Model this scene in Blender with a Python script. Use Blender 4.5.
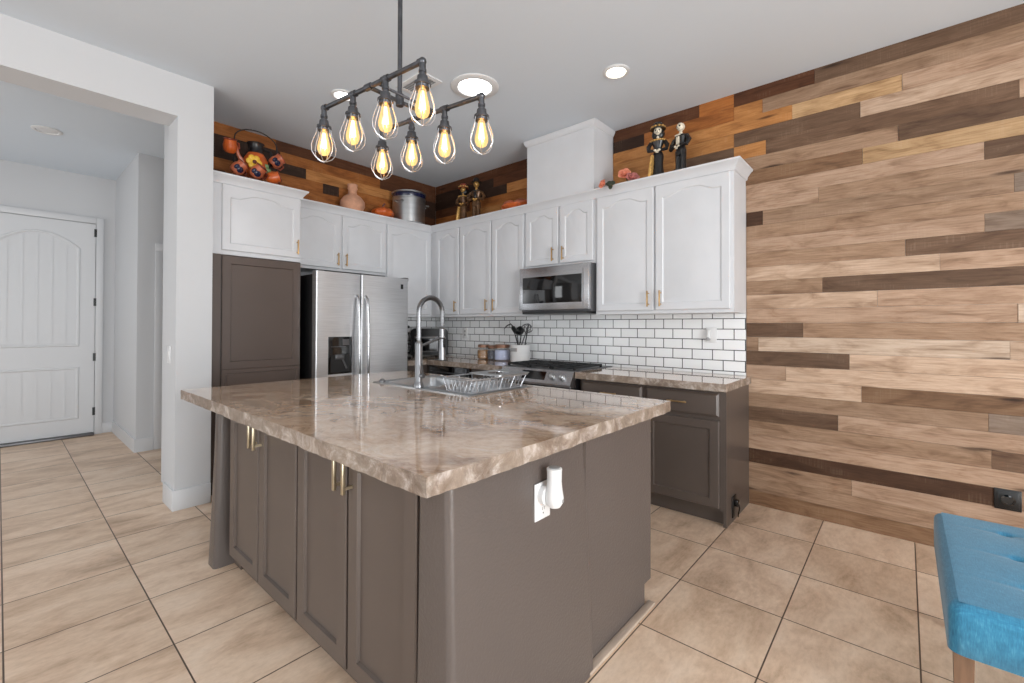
import bpy, bmesh, math, random
from mathutils import Vector, Matrix, Euler

random.seed(7)
S = bpy.context.scene
for o in list(bpy.data.objects):
    bpy.data.objects.remove(o)
COL = S.collection
PI = math.pi

# ------------------------------------------------------------------ camera
cam = bpy.data.cameras.new('camera')
cam.sensor_width = 36
cam.lens = 449.4 * 36 / 1024
cam.shift_y = -19.8 / 1024
cam.clip_start = 0.02
cam_o = bpy.data.objects.new('camera', cam)
COL.objects.link(cam_o)
ya, pi_, ro = math.radians(-41.17), math.radians(0.5225), math.radians(-0.1692)
fwd = Vector((math.sin(ya) * math.cos(pi_), math.cos(ya) * math.cos(pi_), math.sin(pi_)))
rgt = Vector((math.cos(ya), -math.sin(ya), 0))
dwn = fwd.cross(rgt)
r2 = math.cos(ro) * rgt + math.sin(ro) * dwn
d2 = -math.sin(ro) * rgt + math.cos(ro) * dwn
cam_o.matrix_world = Matrix(((r2.x, -d2.x, -fwd.x, 4.3973), (r2.y, -d2.y, -fwd.y, -3.5808), (r2.z, -d2.z, -fwd.z, 1.27), (0, 0, 0, 1)))
S.camera = cam_o

# ------------------------------------------------------------------ world, light, exposure
S.view_settings.view_transform = 'Standard'
S.view_settings.look = 'None'
S.view_settings.gamma = 1
S.view_settings.use_curve_mapping = False
S.view_settings.exposure = 0.1
S.cycles.use_denoising = True
S.cycles.max_bounces = 8
S.cycles.diffuse_bounces = 5
S.cycles.glossy_bounces = 4
S.cycles.transparent_max_bounces = 16
S.cycles.sample_clamp_indirect = 6
w = bpy.data.worlds.new('daylight')
S.world = w
w.use_nodes = True
w.node_tree.nodes['Background'].inputs[0].default_value = (0.93, 0.97, 1, 1)
w.node_tree.nodes['Background'].inputs[1].default_value = 1.6


def area(name, loc, direction, sx, sy, power, col=(1, 1, 1)):
    l = bpy.data.lights.new(name, 'AREA')
    l.shape = 'RECTANGLE'
    l.size, l.size_y = sx, sy
    l.energy = power
    l.color = col
    o = bpy.data.objects.new(name, l)
    o.location = loc
    o.rotation_euler = Vector(direction).to_track_quat('-Z', 'Z').to_euler()
    COL.objects.link(o)
    return o


# area lamps: daylight of the right window, plus added front and hall fill
area('daylight_right_window', (8.15, -3.4, 1.5), (-1, 0, 0.22), 4.6, 2.2, 390, (0.955, 0.985, 1))
area('daylight_front_added', (4.2, -7.75, 1.35), (0, 1, 0.3), 5.0, 2.4, 80, (0.94, 0.975, 1))
area('hall_fill_added', (-1.2, -5.55, 1.6), (0, 1, 0), 1.6, 1.8, 19, (0.97, 0.99, 1))


# ------------------------------------------------------------------ materials
def lin(c):
    c = c / 255
    return c / 12.92 if c <= 0.04045 else ((c + 0.055) / 1.055) ** 2.4


def rgb(c):
    return (lin(c[0]), lin(c[1]), lin(c[2]), 1)


def newmat(name):
    m = bpy.data.materials.new(name)
    m.use_nodes = True
    nt = m.node_tree
    return m, nt, nt.nodes['Principled BSDF']


def N(nt, t, **kw):
    n = nt.nodes.new(t)
    for k, v in kw.items():
        setattr(n, k, v)
    return n


def L(nt, a, b):
    nt.links.new(a, b)


def mat(name, col, rough=0.5, metal=0.0, var=0.0, scale=6.0, bump=0.0, bscale=80.0, coat=0.0, spec=0.5, stretch=None):
    m, nt, b = newmat(name)
    b.inputs['Base Color'].default_value = rgb(col)
    b.inputs['Roughness'].default_value = rough
    b.inputs['Metallic'].default_value = metal
    b.inputs['Specular IOR Level'].default_value = spec
    b.inputs['Coat Weight'].default_value = coat
    b.inputs['Coat Roughness'].default_value = 0.08
    tc = N(nt, 'ShaderNodeTexCoord')
    vec = tc.outputs['Object']
    if stretch:
        mp = N(nt, 'ShaderNodeMapping')
        mp.inputs['Scale'].default_value = stretch
        L(nt, vec, mp.inputs['Vector'])
        vec = mp.outputs['Vector']
    if var:
        n = N(nt, 'ShaderNodeTexNoise')
        n.inputs['Scale'].default_value = scale
        n.inputs['Detail'].default_value = 5
        L(nt, vec, n.inputs['Vector'])
        r = N(nt, 'ShaderNodeValToRGB')
        r.color_ramp.elements[0].position = 0.3
        r.color_ramp.elements[1].position = 0.7
        r.color_ramp.elements[0].color = rgb([max(0, x * (1 - var)) for x in col])
        r.color_ramp.elements[1].color = rgb([min(255, x * (1 + var)) for x in col])
        L(nt, n.outputs['Fac'], r.inputs['Fac'])
        L(nt, r.outputs['Color'], b.inputs['Base Color'])
    if bump:
        n = N(nt, 'ShaderNodeTexNoise')
        n.inputs['Scale'].default_value = bscale
        n.inputs['Detail'].default_value = 3
        L(nt, vec, n.inputs['Vector'])
        bp = N(nt, 'ShaderNodeBump')
        bp.inputs['Strength'].default_value = bump
        bp.inputs['Distance'].default_value = 0.004
        L(nt, n.outputs['Fac'], bp.inputs['Height'])
        L(nt, bp.outputs['Normal'], b.inputs['Normal'])
    return m


def emit(name, col, strength):
    m, nt, b = newmat(name)
    b.inputs['Base Color'].default_value = rgb(col)
    b.inputs['Emission Color'].default_value = rgb(col)
    b.inputs['Emission Strength'].default_value = strength
    return m


M = {}
M['wall'] = mat('wall_paint', (197, 198, 200), 0.85, bump=0.06, bscale=120)
M['ceil'] = mat('ceiling_paint', (210, 218, 226), 0.9, bump=0.05, bscale=90)
M['trim'] = mat('trim_paint', (204, 205, 207), 0.45)
M['white'] = mat('cabinet_white_paint', (203, 204, 207), 0.42, var=0.01)
M['brown'] = mat('cabinet_brown_paint', (86, 76, 70), 0.34, var=0.03, scale=3)
M['pantry'] = mat('pantry_brown_paint', (84, 72, 66), 0.34, var=0.03, scale=3)
M['post'] = mat('post_textured_brown', (88, 80, 76), 0.3, bump=0.3, bscale=110)
M['dark'] = mat('shadow_brown', (40, 34, 31), 0.6)
M['black'] = mat('black_plastic', (18, 18, 19), 0.35)
M['gloss'] = mat('black_glass', (9, 9, 10), 0.06, coat=0.5)
M['iron'] = mat('cast_iron', (26, 26, 28), 0.55, bump=0.2, bscale=160)
M['pipe'] = mat('dark_pipe', (92, 93, 97), 0.34, 0.9, var=0.12, scale=30)
M['wire'] = mat('cage_wire', (196, 198, 202), 0.35, 0.9)
M['steel'] = mat('brushed_steel', (204, 205, 207), 0.36, 1.0, var=0.05, scale=5, stretch=(1, 1, 60))
M['steelh'] = mat('brushed_steel_horizontal', (190, 190, 192), 0.27, 1.0, var=0.04, scale=4, stretch=(1, 1, 40))
M['steeld'] = mat('dark_steel', (110, 110, 112), 0.4, 0.9)
M['sink'] = mat('sink_steel', (176, 178, 180), 0.33, 0.95, var=0.03, scale=12)
M['chrome'] = mat('satin_nickel', (138, 138, 140), 0.32, 1.0)
M['brass'] = mat('brushed_brass', (196, 160, 112), 0.3, 0.9)
M['champ'] = mat('champagne_metal', (196, 184, 158), 0.28, 0.95)
M['plastic'] = mat('white_plastic', (216, 216, 216), 0.35)
M['greyp'] = mat('grey_plastic', (150, 150, 150), 0.4)
M['alu'] = mat('spun_aluminium', (188, 189, 190), 0.32, 0.95, var=0.05, scale=4, stretch=(1, 1, 12))
M['navy'] = mat('navy_enamel', (26, 30, 58), 0.2)
M['terra'] = mat('pale_terracotta', (196, 146, 118), 0.75, var=0.1, scale=14, bump=0.2)
M['orange'] = mat('orange_glaze', (186, 88, 36), 0.3, var=0.12, scale=18)
M['orange2'] = mat('clay_glaze', (172, 92, 62), 0.32, var=0.14, scale=20)
M['deepor'] = mat('dark_clay', (96, 36, 22), 0.4)
M['yellow'] = mat('yellow_petal_paint', (228, 184, 62), 0.4)
M['greenp'] = mat('green_leaf_paint', (112, 138, 92), 0.45)
M['bone'] = mat('bone_ceramic', (214, 204, 184), 0.4, var=0.08, scale=40)
M['blackc'] = mat('black_ceramic', (24, 22, 23), 0.28, var=0.2, scale=30)
M['bronze'] = mat('bronze_ceramic', (92, 66, 44), 0.3, 0.4, var=0.25, scale=40)
M['gold'] = mat('antique_gold', (178, 138, 78), 0.35, 0.5, var=0.25, scale=60)
M['redclay'] = mat('red_clay', (130, 58, 38), 0.4, var=0.2, scale=40)
M['rose'] = mat('peach_petals', (226, 140, 112), 0.7, var=0.08, scale=60)
M['rosep'] = mat('dusty_pink_petals', (176, 106, 100), 0.7, var=0.1, scale=60)
M['leafg'] = mat('dark_leaf', (40, 46, 30), 0.6)
M['woodleg'] = mat('bench_leg_wood', (122, 92, 70), 0.5, var=0.12, scale=8, stretch=(8, 8, 1))
M['amberjar'] = mat('amber_preserve', (150, 104, 52), 0.25, var=0.15, scale=30)
M['bluejar'] = mat('blue_white_jar', (176, 184, 214), 0.25)
M['cork'] = mat('copper_lid', (140, 104, 84), 0.45, 0.3)
M['lens'] = emit('ceiling_light_lens', (255, 255, 255), 6.0)
M['warmlens'] = emit('warm_ceiling_lens', (255, 246, 222), 8.0)
M['off'] = mat('unlit_lens', (214, 214, 214), 0.5)
M['beige'] = mat('beige_floor_strip', (176, 158, 142), 0.5, var=0.06, scale=9)
M['filament'] = emit('filament_glow', (255, 206, 128), 26.0)
M['grout'] = mat('dark_grout', (52, 48, 46), 0.8)


def bulb_glass():
    m, nt, b = newmat('amber_bulb_glass')
    nt.nodes.remove(b)
    out = nt.nodes['Material Output']
    tr = N(nt, 'ShaderNodeBsdfTransparent')
    tr.inputs[0].default_value = rgb((255, 226, 176))
    em = N(nt, 'ShaderNodeEmission')
    em.inputs[0].default_value = rgb((255, 212, 146))
    em.inputs[1].default_value = 1.9
    gl = N(nt, 'ShaderNodeBsdfGlossy')
    gl.inputs['Roughness'].default_value = 0.05
    m1 = N(nt, 'ShaderNodeMixShader')
    m1.inputs[0].default_value = 0.42
    L(nt, tr.outputs[0], m1.inputs[1])
    L(nt, em.outputs[0], m1.inputs[2])
    m2 = N(nt, 'ShaderNodeMixShader')
    m2.inputs[0].default_value = 0.06
    L(nt, m1.outputs[0], m2.inputs[1])
    L(nt, gl.outputs[0], m2.inputs[2])
    L(nt, m2.outputs[0], out.inputs[0])
    return m


M['bulb'] = bulb_glass()


def jar_glass():
    m, nt, b = newmat('clear_jar_glass')
    b.inputs['Base Color'].default_value = rgb((236, 238, 236))
    b.inputs['Roughness'].default_value = 0.04
    b.inputs['Alpha'].default_value = 0.12
    return m


M['glass'] = jar_glass()


def ramp(nt, fac, stops):
    r = N(nt, 'ShaderNodeValToRGB')
    e = r.color_ramp.elements
    while len(e) < len(stops):
        e.new(0.5)
    for el, (p, c) in zip(e, stops):
        el.position = p
        el.color = rgb(c)
    L(nt, fac, r.inputs['Fac'])
    return r.outputs['Color']


def noise(nt, vec, scale, detail=4, rough=0.55, dist=0.0):
    n = N(nt, 'ShaderNodeTexNoise')
    n.inputs['Scale'].default_value = scale
    n.inputs['Detail'].default_value = detail
    n.inputs['Roughness'].default_value = rough
    n.inputs['Distortion'].default_value = dist
    L(nt, vec, n.inputs['Vector'])
    return n.outputs['Fac']


def mapping(nt, vec, scale=(1, 1, 1), loc=(0, 0, 0), rot=(0, 0, 0)):
    mp = N(nt, 'ShaderNodeMapping')
    mp.inputs['Scale'].default_value = scale
    mp.inputs['Location'].default_value = loc
    mp.inputs['Rotation'].default_value = rot
    L(nt, vec, mp.inputs['Vector'])
    return mp.outputs['Vector']


def mix(nt, fac, a, b, mode='MIX'):
    n = N(nt, 'ShaderNodeMixRGB', blend_type=mode)
    for s, v in ((n.inputs[0], fac), (n.inputs[1], a), (n.inputs[2], b)):
        if isinstance(v, (int, float)):
            s.default_value = v
        elif isinstance(v, tuple):
            s.default_value = v
        else:
            L(nt, v, s)
    return n.outputs[0]


def bump(nt, b, h, strength=0.3, dist=0.003):
    bp = N(nt, 'ShaderNodeBump')
    bp.inputs['Strength'].default_value = strength
    bp.inputs['Distance'].default_value = dist
    L(nt, h, bp.inputs['Height'])
    L(nt, bp.outputs['Normal'], b.inputs['Normal'])


def floor_mat():
    m, nt, b = newmat('travertine_floor_tile')
    tc = N(nt, 'ShaderNodeTexCoord')
    v = mapping(nt, tc.outputs['Object'], loc=(-3.99 + 0.446 * 40, 0.87 + 0.4478 * 40, 0))
    br = N(nt, 'ShaderNodeTexBrick', offset=0.0, squash=1.0)
    br.inputs['Scale'].default_value = 1
    br.inputs['Brick Width'].default_value = 0.446
    br.inputs['Row Height'].default_value = 0.4478
    br.inputs['Mortar Size'].default_value = 0.0030
    br.inputs['Mortar Smooth'].default_value = 0.2
    br.inputs['Color1'].default_value = (0.0, 0, 0, 1)
    br.inputs['Color2'].default_value = (1, 1, 1, 1)
    L(nt, v, br.inputs['Vector'])
    # veins run across the room; each tile shifts the pattern a little
    off = mix(nt, 1.0, br.outputs['Color'], (7.0, 5.0, 3.0, 1), 'MULTIPLY')
    va = N(nt, 'ShaderNodeVectorMath', operation='ADD')
    L(nt, mapping(nt, tc.outputs['Object'], scale=(3.2, 1.3, 1)), va.inputs[0])
    L(nt, off, va.inputs[1])
    n1 = noise(nt, va.outputs[0], 1.7, 8, 0.62, 0.6)
    c = ramp(nt, n1, [(0.3, (176, 148, 122)), (0.44, (215, 187, 161)), (0.56, (233, 209, 185)), (0.72, (242, 223, 203))])
    n2 = noise(nt, mapping(nt, tc.outputs['Object'], scale=(9, 3.5, 1)), 6, 6, 0.7)
    c = mix(nt, 0.2, c, ramp(nt, n2, [(0.36, (160, 136, 114)), (0.58, (228, 210, 192))]))
    tint = ramp(nt, br.outputs['Color'], [(0.0, (240, 234, 228)), (1.0, (255, 252, 250))])
    c = mix(nt, 1.0, c, tint, 'MULTIPLY')
    c = mix(nt, br.outputs['Fac'], c, rgb((84, 66, 54)))
    L(nt, c, b.inputs['Base Color'])
    b.inputs['Roughness'].default_value = 0.42
    inv = N(nt, 'ShaderNodeMath', operation='SUBTRACT')
    inv.inputs[0].default_value = 1
    L(nt, br.outputs['Fac'], inv.inputs[1])
    bump(nt, b, inv.outputs[0], 0.5, 0.003)
    return m


def plank_mat():
    m, nt, b = newmat('reclaimed_wood_plank')
    at = N(nt, 'ShaderNodeAttribute', attribute_name='plank')
    uv = N(nt, 'ShaderNodeUVMap', uv_map='grain')
    g = noise(nt, mapping(nt, uv.outputs['UV'], scale=(1.6, 34, 1)), 3.0, 7, 0.62, 0.25)
    fine = noise(nt, mapping(nt, uv.outputs['UV'], scale=(5, 160, 1)), 3.0, 3, 0.6)
    saw = noise(nt, mapping(nt, uv.outputs['UV'], scale=(120, 2.2, 1)), 1.0, 2, 0.6)
    patch = noise(nt, mapping(nt, uv.outputs['UV'], scale=(2.0, 7, 1)), 2.0, 4, 0.6, 0.8)
    c = at.outputs['Color']
    c = mix(nt, 1.0, c, ramp(nt, g, [(0.3, (212, 205, 198)), (0.5, (242, 240, 238)), (0.68, (255, 255, 255))]), 'MULTIPLY')
    c = mix(nt, 0.5, c, ramp(nt, fine, [(0.3, (206, 202, 198)), (0.65, (255, 255, 255))]), 'MULTIPLY')
    c = mix(nt, 1.0, c, ramp(nt, patch, [(0.30, (200, 190, 181)), (0.46, (240, 236, 232)), (0.58, (255, 255, 255))]), 'MULTIPLY')
    sf = ramp(nt, saw, [(0.5, (0, 0, 0)), (0.66, (62, 62, 62))])
    pf = ramp(nt, patch, [(0.52, (0, 0, 0)), (0.62, (255, 255, 255))])
    c = mix(nt, mix(nt, 1.0, sf, pf, 'MULTIPLY'), c, rgb((222, 200, 176)))
    # knots
    vo = N(nt, 'ShaderNodeTexVoronoi')
    vo.inputs['Scale'].default_value = 1.0
    L(nt, mapping(nt, uv.outputs['UV'], scale=(1.5, 9.6, 1)), vo.inputs['Vector'])
    kf = ramp(nt, vo.outputs['Distance'], [(0.0, (255, 255, 255)), (0.06, (230, 230, 230)), (0.13, (90, 90, 90)), (0.3, (0, 0, 0))])
    c = mix(nt, kf, c, mix(nt, 1.0, c, rgb((96, 78, 66)), 'MULTIPLY'))
    L(nt, c, b.inputs['Base Color'])
    b.inputs['Roughness'].default_value = 0.62
    b.inputs['Specular IOR Level'].default_value = 0.3
    bump(nt, b, g, 0.25, 0.002)
    return m


def tile_mat():
    m, nt, b = newmat('white_subway_tile')
    uv = N(nt, 'ShaderNodeUVMap', uv_map='tile')
    br = N(nt, 'ShaderNodeTexBrick', offset=0.5, squash=1.0)
    br.inputs['Scale'].default_value = 1
    br.inputs['Brick Width'].default_value = 0.152
    br.inputs['Row Height'].default_value = 0.078
    br.inputs['Mortar Size'].default_value = 0.0034
    br.inputs['Mortar Smooth'].default_value = 0.15
    br.inputs['Color1'].default_value = rgb((228, 229, 230))
    br.inputs['Color2'].default_value = rgb((236, 237, 238))
    br.inputs['Mortar'].default_value = rgb((44, 44, 46))
    L(nt, uv.outputs['UV'], br.inputs['Vector'])
    L(nt, br.outputs['Color'], b.inputs['Base Color'])
    b.inputs['Roughness'].default_value = 0.16
    inv = N(nt, 'ShaderNodeMath', operation='SUBTRACT')
    inv.inputs[0].default_value = 1
    L(nt, br.outputs['Fac'], inv.inputs[1])
    wv = noise(nt, uv.outputs['UV'], 22, 2)
    add = N(nt, 'ShaderNodeMath', operation='MULTIPLY_ADD')
    L(nt, wv, add.inputs[0])
    add.inputs[1].default_value = 0.25
    L(nt, inv.outputs[0], add.inputs[2])
    bump(nt, b, add.outputs[0], 0.35, 0.003)
    return m


def stone_mat(edge=False):
    m, nt, b = newmat('rough_stone_edge' if edge else 'polished_brown_stone')
    tc = N(nt, 'ShaderNodeTexCoord')
    ob = tc.outputs['Object']
    # warped cloudy body, long streaks and broken pale veins
    wv = N(nt, 'ShaderNodeTexNoise')
    wv.inputs['Scale'].default_value = 1.6
    wv.inputs['Detail'].default_value = 4
    L(nt, ob, wv.inputs['Vector'])
    wa = N(nt, 'ShaderNodeVectorMath', operation='MULTIPLY_ADD')
    L(nt, wv.outputs['Color'], wa.inputs[0])
    wa.inputs[1].default_value = (0.9, 0.9, 0.3)
    L(nt, ob, wa.inputs[2])
    wob = wa.outputs[0]
    n1 = noise(nt, mapping(nt, wob, scale=(1.0, 2.4, 1.2), rot=(0, 0, 0.25)), 2.4, 10, 0.68)
    c = ramp(nt, n1, [(0.30, (112, 80, 57)), (0.42, (164, 128, 100)), (0.50, (205, 172, 143)), (0.58, (220, 192, 166)), (0.72, (236, 218, 198))])
    n2 = noise(nt, mapping(nt, wob, scale=(0.7, 4.2, 1), rot=(0, 0, -0.2)), 2.2, 7, 0.62)
    vf = ramp(nt, n2, [(0.47, (0, 0, 0)), (0.495, (200, 200, 200)), (0.505, (200, 200, 200)), (0.53, (0, 0, 0))])
    brk = ramp(nt, noise(nt, ob, 5, 3), [(0.48, (0, 0, 0)), (0.6, (255, 255, 255))])
    c = mix(nt, mix(nt, 1.0, vf, brk, 'MULTIPLY'), c, rgb((238, 224, 208)))
    n5 = noise(nt, mapping(nt, wob, scale=(1.2, 5, 1), rot=(0, 0, 0.5)), 3.2, 6, 0.6)
    c = mix(nt, ramp(nt, n5, [(0.56, (0, 0, 0)), (0.62, (170, 170, 170)), (0.7, (60, 60, 60))]), c, rgb((92, 68, 50)))
    n4 = noise(nt, ob, 30, 6, 0.72)
    c = mix(nt, 0.28, c, ramp(nt, n4, [(0.36, (140, 110, 86)), (0.62, (234, 212, 188))]))
    if edge:
        n3 = noise(nt, ob, 12, 9, 0.72, 0.6)
        c = mix(nt, 0.78, c, ramp(nt, n3, [(0.34, (66, 56, 49)), (0.5, (112, 102, 94)), (0.68, (190, 183, 178))]))
        b.inputs['Roughness'].default_value = 0.5
        bump(nt, b, n3, 0.7, 0.006)
    else:
        b.inputs['Roughness'].default_value = 0.07
        b.inputs['IOR'].default_value = 1.55
        b.inputs['Coat Weight'].default_value = 0.6
        b.inputs['Coat IOR'].default_value = 1.55
        b.inputs['Coat Roughness'].default_value = 0.02
        bump(nt, b, noise(nt, ob, 4.0, 2), 0.05, 0.006)
    L(nt, c, b.inputs['Base Color'])
    return m


def fabric_mat():
    m, nt, b = newmat('teal_linen_upholstery')
    tc = N(nt, 'ShaderNodeTexCoord')
    ob = tc.outputs['Object']
    n1 = noise(nt, mapping(nt, ob, scale=(40, 420, 40)), 1, 2)
    n2 = noise(nt, mapping(nt, ob, scale=(420, 40, 60)), 1, 2)
    f = mix(nt, 0.5, n1, n2)
    L(nt, ramp(nt, f, [(0.3, (34, 102, 134)), (0.55, (50, 126, 160)), (0.75, (78, 150, 180))]), b.inputs['Base Color'])
    b.inputs['Roughness'].default_value = 0.9
    b.inputs['Sheen Weight'].default_value = 0.25
    bump(nt, b, f, 0.3, 0.002)
    return m


M['floor'] = floor_mat()
M['plank'] = plank_mat()
M['tile'] = tile_mat()
M['stone'] = stone_mat()
M['edge'] = stone_mat(True)
M['fabric'] = fabric_mat()


# ------------------------------------------------------------------ geometry helpers
class G:
    """collects shapes (world coordinates) in one bmesh"""

    def __init__(s, mtx=None):
        s.bm = bmesh.new()
        s.M = mtx or Matrix()
        s.mi = 0

    def _fin(s, verts):
        fs = set()
        for v in verts:
            v.co = s.M @ v.co
            fs.update(v.link_faces)
        for f in fs:
            f.material_index = s.mi
        return verts

    def box(s, a, b, bev=0.0, seg=2, rot=None):
        a, b = Vector(a), Vector(b)
        c, d = (a + b) / 2, (b - a)
        m = Matrix.Translation(c)
        if rot is not None:
            m = m @ rot
        r = bmesh.ops.create_cube(s.bm, size=1, matrix=m @ Matrix.Diagonal((abs(d.x), abs(d.y), abs(d.z), 1)))
        vs = r['verts']
        if bev:
            es = list({e for v in vs for e in v.link_edges})
            rr = bmesh.ops.bevel(s.bm, geom=es, offset=bev, segments=seg, affect='EDGES', profile=0.5)
            vs = list({v for f in rr['faces'] for v in f.verts} | {v for v in vs if v.is_valid})
        return s._fin(vs)

    def lathe(s, prof, c=(0, 0, 0), seg=24, axis=None, sx=1.0, sy=1.0, caps=True):
        rot = axis if axis is not None else Matrix()
        c = Vector(c)
        rings, allv = [], []
        for r, z in prof:
            ring = []
            for i in range(seg):
                t = 2 * PI * i / seg
                ring.append(s.bm.verts.new(c + (rot @ Vector((r * math.cos(t) * sx, r * math.sin(t) * sy, z)))))
            rings.append(ring)
            allv += ring
        for k in range(len(rings) - 1):
            for i in range(seg):
                j = (i + 1) % seg
                s.bm.faces.new((rings[k][i], rings[k][j], rings[k + 1][j], rings[k + 1][i]))
        if caps:
            s.bm.faces.new(rings[0][::-1])
            s.bm.faces.new(rings[-1])
        return s._fin(allv)

    def tube(s, pts, r, seg=8, closed=False, flat=1.0):
        pts = [Vector(p) for p in pts]
        n = len(pts)
        rings, allv = [], []
        prev = None
        for i, p in enumerate(pts):
            if closed:
                t = (pts[(i + 1) % n] - pts[i - 1]).normalized()
            else:
                t = (pts[min(i + 1, n - 1)] - pts[max(i - 1, 0)]).normalized()
            if prev is None:
                u = t.orthogonal().normalized()
            else:
                u = (prev - t * prev.dot(t))
                u = u.normalized() if u.length > 1e-6 else t.orthogonal().normalized()
            prev = u
            v = t.cross(u)
            rr = r[i] if isinstance(r, (list, tuple)) else r
            ring = [s.bm.verts.new(p + u * rr * math.cos(2 * PI * k / seg) + v * rr * flat * math.sin(2 * PI * k / seg)) for k in range(seg)]
            rings.append(ring)
            allv += ring
        m = n if closed else n - 1
        for i in range(m):
            a, b = rings[i], rings[(i + 1) % n]
            for k in range(seg):
                j = (k + 1) % seg
                s.bm.faces.new((a[k], a[j], b[j], b[k]))
        if not closed:
            s.bm.faces.new(rings[0][::-1])
            s.bm.faces.new(rings[-1])
        return s._fin(allv)

    def ball(s, c, r, seg=16, rings=10):
        r = r if isinstance(r, (tuple, list)) else (r, r, r)
        res = bmesh.ops.create_uvsphere(s.bm, u_segments=seg, v_segments=rings, radius=1, matrix=Matrix.Translation(c) @ Matrix.Diagonal((r[0], r[1], r[2], 1)))
        return s._fin(res['verts'])

    def loops(s, rings, close_first=False, close_last=False):
        """bridge closed loops of equal length"""
        vr = [[s.bm.verts.new(Vector(p)) for p in ring] for ring in rings]
        for a, b in zip(vr, vr[1:]):
            n = len(a)
            for i in range(n):
                j = (i + 1) % n
                s.bm.faces.new((a[i], a[j], b[j], b[i]))
        if close_first:
            s.bm.faces.new(vr[0][::-1])
        if close_last:
            s.bm.faces.new(vr[-1])
        return s._fin([v for r in vr for v in r])

    def build(s, name, mats, parent=None, angle=35, smooth=True, recalc=True, org=None):
        if recalc:
            bmesh.ops.recalc_face_normals(s.bm, faces=s.bm.faces[:])
        if parent is not None:
            off = Vector(parent['org'])
        elif org is not None:
            off = Vector(org)
        else:
            vs = [v.co for v in s.bm.verts]
            off = Vector(((min(v.x for v in vs) + max(v.x for v in vs)) / 2, (min(v.y for v in vs) + max(v.y for v in vs)) / 2, min(v.z for v in vs)))
        for v in s.bm.verts:
            v.co -= off
        me = bpy.data.meshes.new(name)
        s.bm.to_mesh(me)
        s.bm.free()
        for k in (mats if isinstance(mats, (list, tuple)) else [mats]):
            me.materials.append(M[k])
        if smooth:
            me.polygons.foreach_set('use_smooth', [True] * len(me.polygons))
            me.set_sharp_from_angle(angle=math.radians(angle))
        o = bpy.data.objects.new(name, me)
        COL.objects.link(o)
        o['org'] = tuple(off)
        if parent is not None:
            o.parent = parent
        else:
            o.location = off
        return o


def thing(name, label, cat, loc, group=None):
    o = bpy.data.objects.new(name, None)
    o.empty_display_size = 0.05
    o.location = loc
    COL.objects.link(o)
    o['org'] = tuple(loc)
    o['label'] = label
    o['category'] = cat
    if group:
        o['group'] = group
    return o


def tag(o, label, cat, group=None):
    o['label'] = label
    o['category'] = cat
    if group:
        o['group'] = group
    return o


def struct(o, label, cat):
    o['kind'] = 'structure'
    o['label'] = label
    o['category'] = cat
    return o


def arc(c, r, a0, a1, n, ux, uy):
    c, ux, uy = Vector(c), Vector(ux), Vector(uy)
    return [c + ux * r * math.cos(a0 + (a1 - a0) * i / n) + uy * r * math.sin(a0 + (a1 - a0) * i / n) for i in range(n + 1)]


# frames: a point (a along, b up, c outward) on a cabinet front
class Fr:
    def __init__(s, o, u, n):
        s.o, s.u, s.n = Vector(o), Vector(u), Vector(n)

    def p(s, a, b, c):
        return s.o + s.u * a + Vector((0, 0, b)) + s.n * c

    def box(s, g, a0, a1, b0, b1, c0, c1, bev=0.0):
        p, q = s.p(a0, b0, c0), s.p(a1, b1, c1)
        g.box([min(x, y) for x, y in zip(p, q)], [max(x, y) for x, y in zip(p, q)], bev)


FB = Fr((0, 0, 0), (1, 0, 0), (0, -1, 0))     # range wall: a = x, c = -y
FL = Fr((0, 0, 0), (0, 1, 0), (1, 0, 0))      # fridge wall: a = y, c = x


def rect_loop(fr, a0, a1, b0, b1, c, n=14, m=0.0, A=0.0, seg=False):
    """closed loop; top edge carries a cathedral arch of rise A"""
    a0, a1, b0, b1 = a0 + m, a1 - m, b0 + m, b1 - m
    pts = [fr.p(a0, b0, c), fr.p(a1, b0, c)]
    mid, half = (a0 + a1) / 2, (a1 - a0) / 2
    for i in range(n + 1):
        t = 1 - 2 * i / n
        k = 0.0
        if A:
            x = min(1.0, max(0.0, (abs(t) - .18) / 0.66))
            k = (1 - t * t) if seg else 0.5 * (1 + math.cos(PI * x))
        pts.append(fr.p(mid + half * t, b1 - A + A * k, c))
    return pts


def panel_door(g, fr, a0, a1, b0, b1, c0, th=0.02, stile=0.055, A=0.0, raised=True, rec=0.007):
    """frame-and-panel door front between c0 and c0+th"""
    f = c0 + th
    e = 0.004
    R = [rect_loop(fr, a0, a1, b0, b1, c0, m=0),
         rect_loop(fr, a0, a1, b0, b1, f - e, m=0),
         rect_loop(fr, a0, a1, b0, b1, f, m=e),
         rect_loop(fr, a0, a1, b0, b1, f, m=stile, A=A),
         rect_loop(fr, a0, a1, b0, b1, f - rec, m=stile + rec * (1 if raised else .45), A=A)]
    if raised:
        R += [rect_loop(fr, a0, a1, b0, b1, f - rec, m=stile + rec + 0.006, A=A),
              rect_loop(fr, a0, a1, b0, b1, f - 0.001, m=stile + rec + 0.026, A=A)]
    g.loops(R, close_first=True, close_last=True)


def bar_handle(g, fr, a, b, c, length, vertical=True, r=0.005, off=0.03):
    h = length / 2
    if vertical:
        g.box(*mm(fr.p(a - r, b - h, c + off - r), fr.p(a + r, b + h, c + off + r)), bev=0.0015)
        for s in (-0.7, 0.7):
            g.box(*mm(fr.p(a - r * .8, b + h * s - r * .8, c), fr.p(a + r * .8, b + h * s + r * .8, c + off)))
    else:
        g.box(*mm(fr.p(a - h, b - r, c + off - r), fr.p(a + h, b + r, c + off + r)), bev=0.0015)
        for s in (-0.7, 0.7):
            g.box(*mm(fr.p(a + h * s - r * .8, b - r * .8, c), fr.p(a + h * s + r * .8, b + r * .8, c + off)))


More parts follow.
